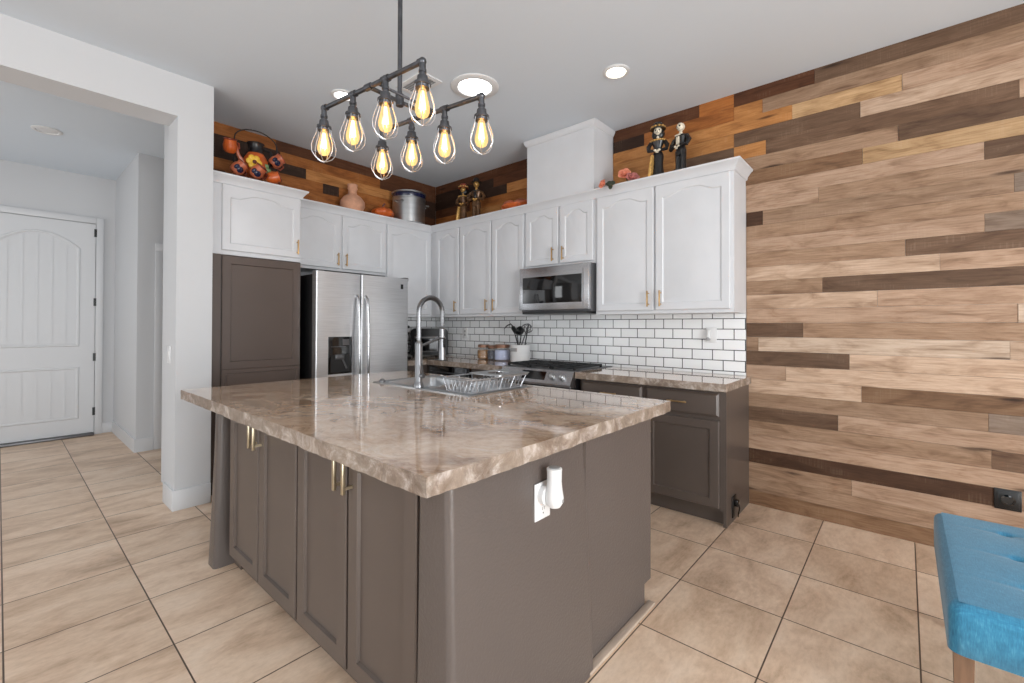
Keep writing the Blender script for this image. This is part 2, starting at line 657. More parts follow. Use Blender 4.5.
def mm(p, q):
    return [min(x, y) for x, y in zip(p, q)], [max(x, y) for x, y in zip(p, q)]


# ================================================================== SETTING
H = 2.99
XR, YF = 8.0, -7.6
g = G(); g.box((-3.0, YF - .2, -.1), (XR + .2, 0.2, 0)); struct(g.build('floor', 'floor', smooth=False, org=(0, 0, 0)), 'beige travertine tile floor with dark grout lines', 'floor')
g = G(); g.box((-3.0, YF - .2, H), (XR + .2, 0.2, H + .12)); struct(g.build('ceiling', 'ceil', smooth=False), 'flat pale grey painted ceiling over kitchen and hall', 'ceiling')

g = G(); g.box((-0.15, 0.0, 0), (XR + .15, 0.15, H))
wall_back = struct(g.build('wall_back', 'wall', smooth=False), 'long kitchen wall clad in reclaimed wood planks', 'wall')
g = G(); g.box((-0.15, -2.567, 0), (0, 0.0, H))
wall_left = struct(g.build('wall_left', 'wall', smooth=False), 'wall behind the refrigerator, planked above the cabinets', 'wall')

# planks ------------------------------------------------------------
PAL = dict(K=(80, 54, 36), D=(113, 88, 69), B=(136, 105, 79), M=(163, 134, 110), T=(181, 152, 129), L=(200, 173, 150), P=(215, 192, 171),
           O=(194, 160, 120), G=(140, 122, 108), R=(96, 58, 34), W=(170, 106, 52), V=(192, 134, 78), Z=(58, 38, 26))  # R, W, V, Z: board tones plus warm bulb light put into colour
ROWS = {0: ['B'], 1: ['M'], 2: ['M', 4.14, 'T'], 3: ['K', 4.77, 'M'], 4: ['T'], 5: ['M', 4.75, 'D'], 6: ['D', 4.07, 'T'], 7: ['M', 4.74, 'G'], 8: ['L', 4.19, 'B'],
        9: ['T', 3.78, 'L'], 10: ['D', 4.13, 'L'], 11: ['M', 3.61, 'P', 4.82, 'L'], 12: ['D', 3.88, 'M'], 13: ['T', 3.64, 'T', 4.85, 'P'], 14: ['L', 4.27, 'T'],
        15: ['M', 3.99, 'D'], 16: ['L', 4.55, 'T'], 17: ['M', 4.4, 'D'], 18: ['T', 4.73, 'G'], 19: ['M'], 20: ['K', 3.64, 'M', 4.84, 'G'], 21: ['T', 3.97, 'M'],
        22: ['T', 4.73, 'D'], 23: ['B', 4.2, 'O'], 24: ['M', 4.37, 'D'], 25: ['V', 3.66, 'D', 4.86, 'T'], 26: ['D', 4.19, 'L'], 27: ['V', 3.82, 'O', 4.39, 'T'],
        28: ['V', 3.64, 'M', 4.83, 'M'], 29: ['R', 3.95, 'D']}
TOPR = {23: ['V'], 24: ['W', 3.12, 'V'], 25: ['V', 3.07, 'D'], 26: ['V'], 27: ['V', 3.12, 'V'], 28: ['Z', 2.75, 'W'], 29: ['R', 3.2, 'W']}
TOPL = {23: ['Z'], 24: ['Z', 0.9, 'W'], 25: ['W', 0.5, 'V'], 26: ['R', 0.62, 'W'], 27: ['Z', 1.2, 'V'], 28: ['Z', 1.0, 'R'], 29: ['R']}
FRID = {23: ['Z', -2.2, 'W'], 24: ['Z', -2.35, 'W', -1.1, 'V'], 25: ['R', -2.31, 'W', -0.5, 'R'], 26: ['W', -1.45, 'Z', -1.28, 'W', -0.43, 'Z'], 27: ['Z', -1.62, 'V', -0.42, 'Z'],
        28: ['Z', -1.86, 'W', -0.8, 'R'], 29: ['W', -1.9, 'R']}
RH = 0.0997


def planks(name, rowfn, fr, parent, label):
    bm = bmesh.new()
    cl = bm.loops.layers.float_color.new('plank')
    uv = bm.loops.layers.uv.new('grain')
    rnd = random.Random(3)
    for r in range(30):
        for a0, a1, key in rowfn(r, rnd):
            c = PAL[key]
            j = rnd.uniform(0.95, 1.05)
            col = [lin(min(255, x * j)) for x in c] + [1]
            z0, z1 = r * RH, (r + 1) * RH - 0.0012
            t = 0.010 + rnd.uniform(0, 0.004)
            so = Vector((rnd.uniform(0, 40), rnd.uniform(0, 40)))
            q = [(a0 + .0006, z0), (a1 - .0006, z0), (a1 - .0006, z1), (a0 + .0006, z1)]
            front = [bm.verts.new(fr.p(a, b, t)) for a, b in q]
            back = [bm.verts.new(fr.p(a, b, 0.0)) for a, b in q]
            fs = [bm.faces.new(front)] + [bm.faces.new((front[i], back[i], back[(i + 1) % 4], front[(i + 1) % 4])) for i in range(4)]
            for f in fs:
                for lp in f.loops:
                    v = lp.vert.co
                    i = front.index(lp.vert) if lp.vert in front else back.index(lp.vert)
                    lp[cl] = col
                    lp[uv].uv = (q[i][0] + so.x, q[i][1] + so.y)
    bmesh.ops.recalc_face_normals(bm, faces=bm.faces[:])
    off = Vector(parent['org'])
    for v in bm.verts:
        v.co -= off
    me = bpy.data.meshes.new(name)
    bm.to_mesh(me)
    bm.free()
    me.materials.append(M['plank'])
    o = bpy.data.objects.new(name, me)
    o.location = off
    COL.objects.link(o)
    return struct(o, label, 'wood cladding')


def seglist(lst, a0, a1, rnd, extend=True):
    out, a = [], a0
    for i in range(0, len(lst), 2):
        e = lst[i + 1] if i + 1 < len(lst) else None
        if e is None:
            if extend and a1 - a > 1.7:
                e2 = a + rnd.uniform(1.0, 1.5)
                while a1 - e2 > 0.5:
                    out.append((a, e2, lst[i] if a < 4.9 else rnd.choice('MTLDBTG')))
                    a = e2
                    e2 = a + rnd.uniform(0.6, 1.3)
            out.append((a, a1, lst[i] if a < 4.9 else rnd.choice('MTLDBTG')))
        else:
            out.append((a, e, lst[i]))
            a = e
    return out


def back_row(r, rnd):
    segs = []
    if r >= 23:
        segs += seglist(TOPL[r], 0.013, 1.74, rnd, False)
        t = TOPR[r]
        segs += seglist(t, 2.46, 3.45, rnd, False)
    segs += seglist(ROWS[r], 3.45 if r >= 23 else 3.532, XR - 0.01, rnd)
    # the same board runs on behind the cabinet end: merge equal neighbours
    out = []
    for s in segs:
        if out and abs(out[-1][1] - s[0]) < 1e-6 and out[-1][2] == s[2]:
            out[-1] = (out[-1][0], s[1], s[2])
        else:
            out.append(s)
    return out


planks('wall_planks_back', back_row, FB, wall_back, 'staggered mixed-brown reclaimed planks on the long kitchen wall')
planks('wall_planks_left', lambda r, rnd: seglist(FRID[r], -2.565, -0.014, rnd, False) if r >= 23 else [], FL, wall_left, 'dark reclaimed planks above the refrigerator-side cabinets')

# column, header and hall --------------------------------------------
cx0, cx1, cy0, cy1 = 0.395, 0.64, -2.78, -2.567
g = G()
yz = [(cy1, 0), (cy1, H), (-5.2, H), (-5.2, 2.705), (cy0, 2.705), (cy0, 0)]
g.loops([[(cx0, y, z) for y, z in yz], [(cx1, y, z) for y, z in yz]], True, True)
struct(g.build('wall_opening', 'wall', smooth=False), 'white wall end and header framing the hall opening', 'wall')
g = G(); g.box((-0.15, -2.70, 0), (cx0, -2.567, H)); struct(g.build('wall_nook', 'wall', smooth=False), 'white side wall of the pantry nook', 'wall')
g = G(); g.box((cx0, YF, 0), (cx1, -5.2, H)); struct(g.build('wall_opening_side', 'wall', smooth=False), 'white wall on the far side of the hall opening', 'wall')
# baseboards
g = G()
g.box((cx0 - .012, cy0 - .014, 0), (cx1 + .014, cy1, 0.14), 0.004)
struct(g.build('baseboard_column', 'trim'), 'white baseboard wrapped around the wall end', 'baseboard')
hx = -2.69
g = G(); g.box((hx - .15, -6.0, 0), (hx, -2.55, H)); struct(g.build('wall_hall_back', 'wall', smooth=False), 'white end wall of the hall with the entry door', 'wall')
g = G(); g.box((hx, -2.67, 0), (-1.37, -2.5, H)); g.box((-1.52, -2.5, 0), (-1.37, -0.8, H)); struct(g.build('wall_hall_right', 'wall', smooth=False), 'white hall wall with an outside corner', 'wall')
g = G()
g.box((hx, -6.0, 0), (hx + .012, -3.90, .12), .003); g.box((hx, -2.785, 0), (hx + .012, -2.67, .12), .003)
struct(g.build('baseboard_hall_back', 'trim'), 'white baseboard beside the entry door', 'baseboard')
g = G(); g.box((hx, -2.684, 0), (-1.356, -2.67, .13)); g.box((-1.37, -2.6695, 0), (-1.356, -2.535, .13))
struct(g.build('baseboard_hall_right', 'trim', smooth=False), 'white baseboard around the hall corner', 'baseboard')
g = G(); g.box((-3.0, -5.75, 0), (cx0, -5.6, .7)); g.box((-3.0, -5.75, 2.5), (cx0, -5.6, H)); g.box((-3.0, -5.75, .7), (-2.0, -5.6, 2.5)); g.box((-.4, -5.75, .7), (cx0, -5.6, 2.5))  # opening added out of view for the hall fill lamp
struct(g.build('wall_hall_front', 'wall', smooth=False), 'hall wall with a window, outside the view', 'wall')
g = G(); g.box((-1.52, -0.8, 0), (-0.15, -0.65, H)); struct(g.build('wall_alcove', 'wall', smooth=False), 'end wall of the hall alcove', 'wall')
# unseen front and right walls; front opening added to let light in
g = G()
g.box((cx1, YF - .15, 0), (1.6, YF, H)); g.box((6.8, YF - .15, 0), (XR, YF, H)); g.box((1.6, YF - .15, 2.6), (6.8, YF, H))
struct(g.build('wall_front', 'wall', smooth=False), 'wall behind the viewer with patio doors', 'wall')
g = G()
g.box((XR, YF, 0), (XR + .15, -5.8, H)); g.box((XR, -1.0, 0), (XR + .15, 0, H)); g.box((XR, -5.8, 2.6), (XR + .15, -1.0, H)); g.box((XR, -5.8, 0), (XR + .15, -1.0, .35))
struct(g.build('wall_right', 'wall', smooth=False), 'right wall with a wide window', 'wall')
g = G()
for y in (-5.8, -4.2, -2.6, -1.05):
    g.box((XR + .02, y, .35), (XR + .08, y + .05, 2.6))
g.box((XR + .02, -5.8, .35), (XR + .08, -1.0, .4)); g.box((XR + .02, -5.8, 2.55), (XR + .08, -1.0, 2.6))
struct(g.build('window_1', 'trim', smooth=False), 'white framed wide window', 'window')
g = G()
for x in (1.6, 3.3, 5.0, 6.75):
    g.box((x, YF - .1, 0), (x + .06, YF - .04, 2.6))
g.box((1.6, YF - .1, 2.54), (6.8, YF - .04, 2.6)); g.box((1.6, YF - .1, 0), (6.8, YF - .04, .06))
struct(g.build('window_2', 'trim', smooth=False), 'white framed sliding patio doors', 'window')

# entry door ----------------------------------------------------------
FD = Fr((hx, 0, 0), (0, 1, 0), (1, 0, 0))
dy0, dy1, dz = -3.762, -2.845, 2.43
g = G()
FD.box(g, dy0, dy1, .03, dz, 0.0, .022)
for (b0, b1, A) in ((.20, .79, 0.0), (1.02, 2.30, .16)):
    a0, a1 = dy0 + .125, dy1 - .125
    R = [rect_loop(FD, a0, a1, b0, b1, .022, A=A, seg=True), rect_loop(FD, a0, a1, b0, b1, .030, m=.008, A=A, seg=True), rect_loop(FD, a0, a1, b0, b1, .030, m=.02, A=A, seg=True), rect_loop(FD, a0, a1, b0, b1, .024, m=.03, A=A, seg=True)]
    g.loops(R, close_last=True)
    for k in range(1, 6):
        a = a0 + (a1 - a0) * k / 6
        t = (a - (a0 + a1) / 2) / ((a1 - a0) / 2)
        top = b1 - A * t * t
        FD.box(g, a - .004, a + .004, b0 + .035, top - .04, .0242, .0275)
door = struct(g.build('door_1', 'trim', angle=20), 'white entry door with arched plank panels', 'door')
for z in (2.33, 1.53, .895, .27):
    g = G(); FD.box(g, dy1 - .012, dy1 + .012, z - .045, z + .045, .012, .03); g.build('hinge', 'black', door)
g = G()
FD.box(g, dy0 - .07, dy0 - .006, 0, dz + .075, 0, .03, .004); FD.box(g, dy1 + .006, dy1 + .07, 0, dz + .075, 0, .03, .004); FD.box(g, dy0 - .006, dy1 + .006, dz + .008, dz + .075, 0, .03, .004)
struct(g.build('trim_1', 'trim'), 'white casing around the entry door', 'trim')
g = G(); FD.box(g, dy0, dy1, 0, .026, 0, .09, .004)
struct(g.build('trim_2', 'steeld'), 'dark metal threshold under the entry door', 'trim')
# alcove door behind the column
g = G()
g.box((-1.37, -2.53, 0), (-1.35, -2.46, 2.0295), .003); g.box((-1.37, -2.53, 2.03), (-1.35, -1.6, 2.1), .003)
struct(g.build('trim_3', 'trim'), 'white casing of the alcove door', 'trim')
g = G(); g.box((-1.372, -2.458, 0.01), (-1.358, -1.62, 2.028))
d2o = struct(g.build('door_2', 'trim', smooth=False), 'white hall closet door behind the wall end', 'door')
g = G(); g.tube([(-1.358, -2.43, .90), (-1.31, -2.43, .90)], .012); g.ball((-1.30, -2.43, .90), .024); g.build('door_knob', 'black', d2o)


# ================================================================== CABINETS
def crown(g, fr, a0, a1, c0, m0=0, m1=0, ret1=False, ret_to=0.0, ztop=2.40):
    prof = [(0.0, ztop - .075), (.010, ztop - .07), (.014, ztop - .05), (.034, ztop - .022), (.046, ztop - .012), (.048, ztop), (.0, ztop)]
    A = [fr.p(a0 + m0 * max(c, 0), b, c0 + c) for c, b in prof]
    B = [fr.p(a1 + m1 * max(c, 0), b, c0 + c) for c, b in prof]
    g.loops([A, B], True, True)
    if ret1:
        A = [fr.p(a1 + c, b, c0 + max(c, 0)) for c, b in prof]
        B = [fr.p(a1 + c, b, ret_to) for c, b in prof]
        g.loops([A, B], True, True)


def upper(label, fr, a0, a1, z0, depth, doors, handles, zt=2.3995, dtop=2.325, dz0=None, cm=(0, 0), ret=False, group=None, hl=.12, name='upper_cabinet', hz=None, ret_to=.0148):
    base = fr.p((a0 + a1) / 2, z0, depth / 2)
    t = thing(name, label, 'cabinet', base, group)
    g = G()
    fr.box(g, a0 + .0005, a1 - .0005, z0, zt, 0.0146, depth - .0222)
    g.build('carcass', 'white', t, smooth=False)
    g = G()
    crown(g, fr, a0 + (.0 if not cm[0] else 0), a1, depth - .022, cm[0], cm[1], ret, ret_to)
    g.build('crown_molding', 'white', t)
    dz0 = dz0 if dz0 is not None else z0 + .026
    for i, (d0, d1) in enumerate(doors):
        g = G()
        panel_door(g, fr, d0, d1, dz0, dtop, depth - .022, .022, stile=.052, A=.042 if d1 - d0 < .6 else .06)
        d = g.build('door', 'white', t, angle=25)
        if handles[i] is not None:
            g = G()
            bar_handle(g, fr, handles[i], (hz if hz else dz0 + .085), depth, hl)
            h = g.build('handle', 'brass', d)
            h['label'] = 'brass bar handle'
    return t


GU = 'white upper cabinets'
upper('deep white upper cabinet over the brown pantry with decorated jugs on top', FL, -2.567, -1.905, 1.80, .58, [(-2.49, -1.917)], [-1.945], dz0=1.832, ret=True, ret_to=.363, cm=(0, 1), group=GU)
upper('white two-door upper cabinet above the refrigerator', FL, -1.904, -.922, 1.788, .335, [(-1.885, -1.434), (-1.408, -.929)], [-1.462, -1.378], dz0=1.812, group=GU)
upper('single-door white upper cabinet between refrigerator and wall corner', FL, -.921, -.3135, 1.366, .335, [(-.911, -.345)], [None], group=GU, cm=(0, -1))
upper('narrow single-door white upper cabinet just right of the wall corner', FB, .3135, .80, 1.366, .335, [(.412, .79)], [.755], cm=(1, 0), group=GU)
upper('white two-door upper cabinet left of the microwave, above the jars', FB, .801, 1.708, 1.366, .335, [(.815, 1.265), (1.288, 1.694)], [1.222, 1.325], group=GU)
upper('short white two-door upper cabinet above the microwave', FB, 1.709, 2.466, 1.796, .335, [(1.725, 2.09), (2.115, 2.446)], [2.045, 2.155], dz0=1.82, group=GU)
upper('large white two-door upper cabinet at the right end of the run', FB, 2.467, 3.531, 1.366, .335, [(2.486, 2.971), (2.988, 3.508)], [2.935, 3.03], ret=True, cm=(0, 1), group=GU)

# vent chase
t = thing('vent_chase', 'white boxed vent chase rising from cabinet tops to the ceiling', 'vent chase', (2.1, -.17, 2.4005))
g = G(); g.box((1.742, -.335, 2.4005), (2.458, -.016, 2.985)); g.build('chase_box', 'white', t, smooth=False)
g = G()
prof = [(0, 2.935), (.008, 2.94), (.022, 2.968), (.026, 2.986), (-.02, 2.986), (-.02, 2.935)]
A = [Vector((1.742 - max(c, 0), -.02, b)) + Vector((-min(c, 0), 0, 0)) for c, b in prof]
def ringat(x, y, sx, sy):
    return [Vector((x + sx * c, y + sy * c, b)) for c, b in prof]
g.loops([ringat(1.742, -.018, -1, 0), ringat(1.742, -.335, -1, -1), ringat(2.458, -.335, 1, -1), ringat(2.458, -.018, 1, 0)], True, True)
g.build('crown_molding', 'white', t)

# pantry (tall brown)
t = thing('pantry_cabinet', 'tall dark brown pantry cabinet beside the refrigerator', 'cabinet', (.29, -2.23, 0))
g = G(); FL.box(g, -2.566, -1.906, .1, 1.797, .002, .556); FL.box(g, -2.566, -2.50, .1, 1.797, .556, .578); FL.box(g, -2.566, -1.906, 0, .1, .002, .5); g.build('carcass', 'pantry', t, smooth=False)
g = G()
for z0, z1 in ((.955, 1.79), (.12, .945)):
    pass
R0 = dict(stile=.055)
# one tall door with two recessed panels and a mid rail
a0, a1, c0, f = -2.488, -1.912, .557, .579
panel_door(g, FL, a0, a1, .935, 1.79, c0, .022, .058, raised=False, rec=.010)
panel_door(g, FL, a0, a1, .12, .935, c0, .022, .03, raised=False, rec=.010)
g.build('door', 'pantry', t, angle=25)


# base cabinets on the range wall
def base_cab(label, a0, a1, d0, d1, handle_at, end_panel=False):
    t = thing('base_cabinet', label, 'cabinet', ((a0 + a1) / 2, -.29, 0), 'brown base cabinets right of the range')
    g = G()
    FB.box(g, a0, a1, .1, .862, .016, .556)
    FB.box(g, a0, a1 - (.0 if not end_panel else 0), 0, .1, .016, .50)
    if end_panel:
        FB.box(g, a1 - .018, a1 + .001, 0, .1, .016, .556)
    g.build('carcass', 'brown', t, smooth=False)
    g = G()
    R = [rect_loop(FB, d0, d1, .695, .842, .556), rect_loop(FB, d0, d1, .695, .842, .570), rect_loop(FB, d0, d1, .695, .842, .580, m=.014)]
    g.loops(R, True, True)
    dr = g.build('drawer', 'brown', t, angle=25)
    g = G(); bar_handle(g, FB, handle_at, .772, .579, .13, vertical=False); h = g.build('handle', 'brass', dr); h['label'] = 'brass bar handle'
    g = G(); panel_door(g, FB, d0, d1, .118, .668, .556, .022, .055, raised=False, rec=.010)
    d = g.build('door', 'brown', t, angle=25)
    g = G(); bar_handle(g, FB, d0 + .035, .58, .578, .12); h = g.build('handle', 'brass', d); h['label'] = 'brass bar handle'
    return t


base_cab('brown base cabinet next to the range with its drawer behind the island corner', 2.472, 3.005, 2.49, 2.99, 2.74)
base_cab('brown base cabinet at the end of the run beside the plank wall', 3.006, 3.548, 3.022, 3.508, 3.25, True)

# left run (mostly hidden by the island)
t = thing('corner_base_cabinet', 'dark base cabinets under the back counter corner beside the refrigerator', 'cabinet', (.8, -.3, 0))
g = G()
g.box((.03, -.92, .1), (.59, -.016, .862)); g.box((.59, -.59, .1), (.655, -.016, .862)); g.box((.05, -.9, 0), (.52, -.03, .1)); g.box((.52, -.53, 0), (.655, -.03, .1))
g.build('carcass', 'brown', t, smooth=False)
t = thing('base_cabinet', 'brown base cabinet between the dishwasher and the gas range', 'cabinet', (1.48, -.3, 0))
g = G(); g.box((1.27, -.59, .1), (1.695, -.016, .862)); g.box((1.27, -.53, 0), (1.695, -.03, .1)); g.build('carcass', 'brown', t, smooth=False)
g = G(); panel_door(g, FB, 1.285, 1.68, .118, .84, .59, .02, .05, raised=False); g.build('door', 'brown', t, angle=25)
t = thing('dishwasher', 'black dishwasher under the back counter behind the sink', 'dishwasher', (0.9625, -.3, 0))
g = G(); g.box((.66, -.59, .1), (1.265, -.03, .86)); g.box((.66, -.54, 0), (1.265, -.03, .1)); g.build('tub', 'black', t, smooth=False)
g = G(); g.box((.662, -.618, .11), (1.263, -.59, .858), .004); d = g.build('door', 'gloss', t)
g = G(); g.tube([(0.71, -.618, .80), (0.71, -.65, .80), (1.215, -.65, .80), (1.215, -.618, .80)], .008); g.build('handle', 'steeld', d)


# ------------------------------------------------------------------ countertops
def slab(name, outline, z0, z1, holes=(), rough=0.004, jag=None, seed=1):
    """stone slab; outline counter-clockwise; edges listed in jag get a chiselled face"""
    rnd = random.Random(seed)
    pts, nrm, jg = [], [], []
    n = len(outline)
    for i in range(n):
        p, q = Vector((*outline[i], 0)), Vector((*outline[(i + 1) % n], 0))
        d = (q - p)
        k = max(1, int(d.length / .022))
        nn = Vector((d.y, -d.x, 0)).normalized()
        for j in range(k):
            pts.append(p + d * j / k)
            nrm.append(nn)
            jg.append(1.0 if (jag is None or i in jag) else 0.0)
    m = len(pts)
    bm = bmesh.new()
    lay = [(z1, .0), (z1 - .004, .35), (z1 - .35 * (z1 - z0), .8), (z1 - .7 * (z1 - z0), .8), (z0 + .003, .5), (z0, .1)]
    rings = []
    low = [0.0] * m
    for i in range(m):
        low[i] = (math.sin(i * .37) + math.sin(i * .91 + 2) + math.sin(i * .17 + 1)) / 3
    for z, amt in lay:
        ring = []
        for i, p in enumerate(pts):
            o = jg[i] * rough * (0.9 * low[i] + rnd.uniform(-1, 1) * .55 * amt)
            dz = jg[i] * rough * .25 * rnd.uniform(-1, 1) if 0 < amt < 1 and z != z1 else 0
            ring.append(bm.verts.new((p.x + nrm[i].x * o, p.y + nrm[i].y * o, z + dz)))
        rings.append(ring)
    for a, b in zip(rings, rings[1:]):
        for i in range(m):
            j = (i + 1) % m
            f = bm.faces.new((a[i], b[i], b[j], a[j]))
            f.material_index = 1
            f.smooth = False
    for ring, zz in ((rings[0], z1), (rings[-1], z0)):
        es = [bm.edges.get((ring[i], ring[(i + 1) % m])) for i in range(m)]
        hl = []
        for h in holes:
            hv = [bm.verts.new((x, y, zz)) for x, y in h]
            hl.append(hv)
            es += [bm.edges.new((hv[i], hv[(i + 1) % len(hv)])) for i in range(len(hv))]
        r = bmesh.ops.triangle_fill(bm, use_beauty=True, use_dissolve=False, edges=es)
        for f in r['geom']:
            if isinstance(f, bmesh.types.BMFace):
                f.material_index = 0
        if zz == z1:
            tops = hl
        else:
            for hv, hb in zip(tops, hl):
                for i in range(len(hv)):
                    j = (i + 1) % len(hv)
                    bm.faces.new((hv[i], hv[j], hb[j], hb[i])).material_index = 1
    gg = G()
    gg.bm.free()
    gg.bm = bm
    return gg.build(name, ['stone', 'edge'], None, angle=28)


IX0, IX1, IY0, IY1 = 1.40, 3.552, -2.915, -1.46
SX0, SX1, SY0, SY1 = 1.89, 2.75, -2.015, -1.55
tag(slab('island_countertop', [(IX0, IY0), (IX1, IY0), (IX1, IY1), (IX0, IY1)], .863, .913, holes=[[(SX0, SY0), (SX1, SY0), (SX1, SY1), (SX0, SY1)]], rough=.0045, seed=4),
    'polished brown stone island top with chiselled edges and a sink cut-out', 'countertop')
tag(slab('countertop', [(2.463, -.622), (3.566, -.622), (3.566, -.016), (2.463, -.016)], .863, .913, rough=.005, jag=(0, 1), seed=5),
    'short brown stone countertop between range and plank wall', 'countertop')
tag(slab('countertop', [(.016, -.93), (.63, -.93), (.63, -.625), (1.702, -.625), (1.702, -.016), (.016, -.016)], .863, .913, rough=.004, jag=(1, 2), seed=6),
    'L-shaped brown stone back counter holding the jars and toaster oven', 'countertop')

# ------------------------------------------------------------------ backsplash
g = G()
uvl = g.bm.loops.layers.uv.new('tile')
g.box((0.0135, -.0135, .914), (3.528, -.001, 1.3655))
g.box((1.7095, -.0135, 1.3655), (2.4655, -.001, 1.42))
g.box((.001, -.922, .914), (.0135, -.0135, 1.3655))
for f in g.bm.faces:
    for lp in f.loops:
        v = lp.vert.co
        a = v.x if v.x > .014 or abs(f.normal.y) > .5 else -v.y
        if v.x < .0136 and abs(f.normal.x) > .5:
            a = .0135 + (v.y + .0135)
        lp[uvl].uv = (a - 3.07 + .152 * 30 + .076, v.z - .938 + .078 * 2)
tag(g.build('tile_backsplash', 'tile', smooth=False), 'white subway tile backsplash with dark grout above the back counters', 'backsplash')


# ================================================================== ISLAND
FI = Fr((0, 0, 0), (1, 0, 0), (0, -1, 0))
t = thing('kitchen_island', 'large brown kitchen island with four front doors under the stone top', 'kitchen island', (2.5, -2.2, 0))


def post(x0, x1, y0, y1, fl, zt=.862):
    """flared plaster pier: wider at the foot, bullnosed corners"""
    g = G()
    rings = []
    for k in range(9):
        z = zt * k / 8
        e = fl * (1 - k / 8) ** 1.3
        ring = []
        r = .022
        X0, X1, Y0, Y1 = x0 - e * (x0 < 2), x1 + e * (x1 > 3), y0 - e * .3, y1
        for cx, cy, a in ((X1 - r, Y0 + r, -PI / 2), (X1 - r, Y1 - r, 0), (X0 + r, Y1 - r, PI / 2), (X0 + r, Y0 + r, PI)):
            for i in range(6):
                q = a + (PI / 2) * i / 5
                ring.append((cx + r * math.cos(q), cy + r * math.sin(q), z))
        rings.append(ring)
    g.loops(rings, True, True)
    return g


post(1.64, 1.70, -2.82, -1.62, .05).build('end_wall', 'post', t)
post(3.363, 3.497, -2.802, -2.12, .038).build('end_wall', 'post', t)
g = G()
g.box((1.80, -2.775, .1), (3.362, -2.15, .862)); g.box((1.69, -2.74, 0), (1.80, -2.15, .862)); g.box((1.80, -2.73, 0), (3.362, -2.15, .1))
# sink-side cabinet: open-topped around the bowls
g.box((1.80, -2.15, .1), (3.50, -2.12, .862)); g.box((1.80, -1.583, .1), (3.50, -1.575, .862)); g.box((1.80, -2.12, .1), (1.83, -1.60, .862))
g.box((1.83, -2.12, .1), (3.45, -1.60, .13)); g.box((1.80, -2.15, 0), (3.45, -1.64, .1))
g.build('carcass', 'brown', t, smooth=False)
g = G(); g.box((3.478, -2.142, .1), (3.503, -1.574, .862)); g.box((3.478, -2.142, 0), (3.503, -1.640, .1)); sp = g.build('side_panel', 'post', t, smooth=False)
g = G(); g.box((3.504, -2.16, 0), (3.536, -1.60, .014), .003); g.build('floor_strip', 'beige', t)
DI = [(1.815, 2.188), (2.198, 2.580), (2.594, 2.969), (2.983, 3.357)]
HI = [2.17, 2.225, 2.95, 3.01]
for (a0, a1), hx_ in zip(DI, HI):
    g = G(); panel_door(g, FI, a0, a1, .105, .845, 2.776, .024, .058, raised=False, rec=.011)
    d = g.build('door', 'brown', t, angle=25)
    g = G(); bar_handle(g, FI, hx_, .775, 2.80, .12, r=.006, off=.033)
    h = g.build('handle', 'champ', d); h['label'] = 'champagne metal bar handle'
# sink-side doors
FS = Fr((0, 0, 0), (1, 0, 0), (0, 1, 0))
for a0, a1 in ((1.82, 2.37), (2.38, 2.93), (2.94, 3.47)):
    g = G(); panel_door(g, FS, a0, a1, .115, .845, -1.575, .02, .055, raised=False, rec=.01)
    g.build('door', 'brown', t, angle=25)

# sink
t = thing('kitchen_sink', 'stainless steel double-bowl sink set into the island top', 'sink', (2.32, -1.78, .70))
g = G()


def rr(x0, x1, y0, y1, z, r, n=4):
    out = []
    for cx, cy, a in ((x1 - r, y0 + r, -PI / 2), (x1 - r, y1 - r, 0), (x0 + r, y1 - r, PI / 2), (x0 + r, y0 + r, PI)):
        for i in range(n + 1):
            q = a + (PI / 2) * i / n
            out.append((cx + r * math.cos(q), cy + r * math.sin(q), z))
    return out


for bx0, bx1, ox0, ox1 in ((SX0 + .04, 2.305, SX0 - .014, 2.32), (2.335, SX1 - .04, 2.32, SX1 + .014)):
    g.loops([rr(ox0, ox1, SY0 - .014, SY1 + .014, .9135, .002), rr(ox0, ox1, SY0 - .014, SY1 + .014, .9175, .002), rr(bx0 - .006, bx1 + .006, SY0 + .044, SY1 - .03, .9165, .04), rr(bx0, bx1, SY0 + .05, SY1 - .036, .905, .04),
             rr(bx0 + .008, bx1 - .008, SY0 + .058, SY1 - .042, .74, .05), rr(bx0 + .05, bx1 - .05, SY0 + .10, SY1 - .09, .725, .04)], False, True)
g.build('basin', 'sink', t, recalc=True)
for x in (2.12, 2.52):
    g = G(); g.lathe([(.0, .7255), (.045, .7255), (.045, .728), (.03, .7275), (.0, .727)], (x, -1.78, 0), 20, caps=False)
    g.build('drain', 'chrome', t)

# faucet
t = thing('kitchen_faucet', 'tall satin nickel pull-down spring faucet behind the sink', 'faucet', (2.305, -1.997, .9175))
fx, fy = 2.305, -1.997
g = G(); g.lathe([(.03, .9175), (.03, .93), (.024, .945), (.0215, .95), (.0215, 1.165), (.018, 1.175), (.013, 1.18)], (fx, fy, 0), 20); g.build('body', 'chrome', t)
g = G()
top = 1.287
R_ = .086
path = [Vector((fx, fy, 1.175 + i * (top - 1.175 + .06) / 8)) for i in range(9)]
path += arc((fx, fy + R_, top + .06), R_, PI, 0, 20, (0, 1, 0), (0, 0, 1))[1:]
path += [Vector((fx, fy + 2 * R_, top + .06 - i * .02)) for i in range(1, 5)]
g.tube(path, .008, 8)
# spring coil around the hose
coil = []
tot = 0
dense = []
for a, b in zip(path, path[1:]):
    for k in range(8):
        dense.append(a.lerp(b, k / 8))
turn = 0
for i, p in enumerate(dense):
    tdir = (dense[min(i + 1, len(dense) - 1)] - dense[max(i - 1, 0)]).normalized()
    u = Vector((1, 0, 0))
    v = tdir.cross(u)
    if i:
        turn += (p - dense[i - 1]).length / .0085
    coil.append(p + (u * math.cos(2 * PI * turn) + v * math.sin(2 * PI * turn)) * .0125)
fine = []
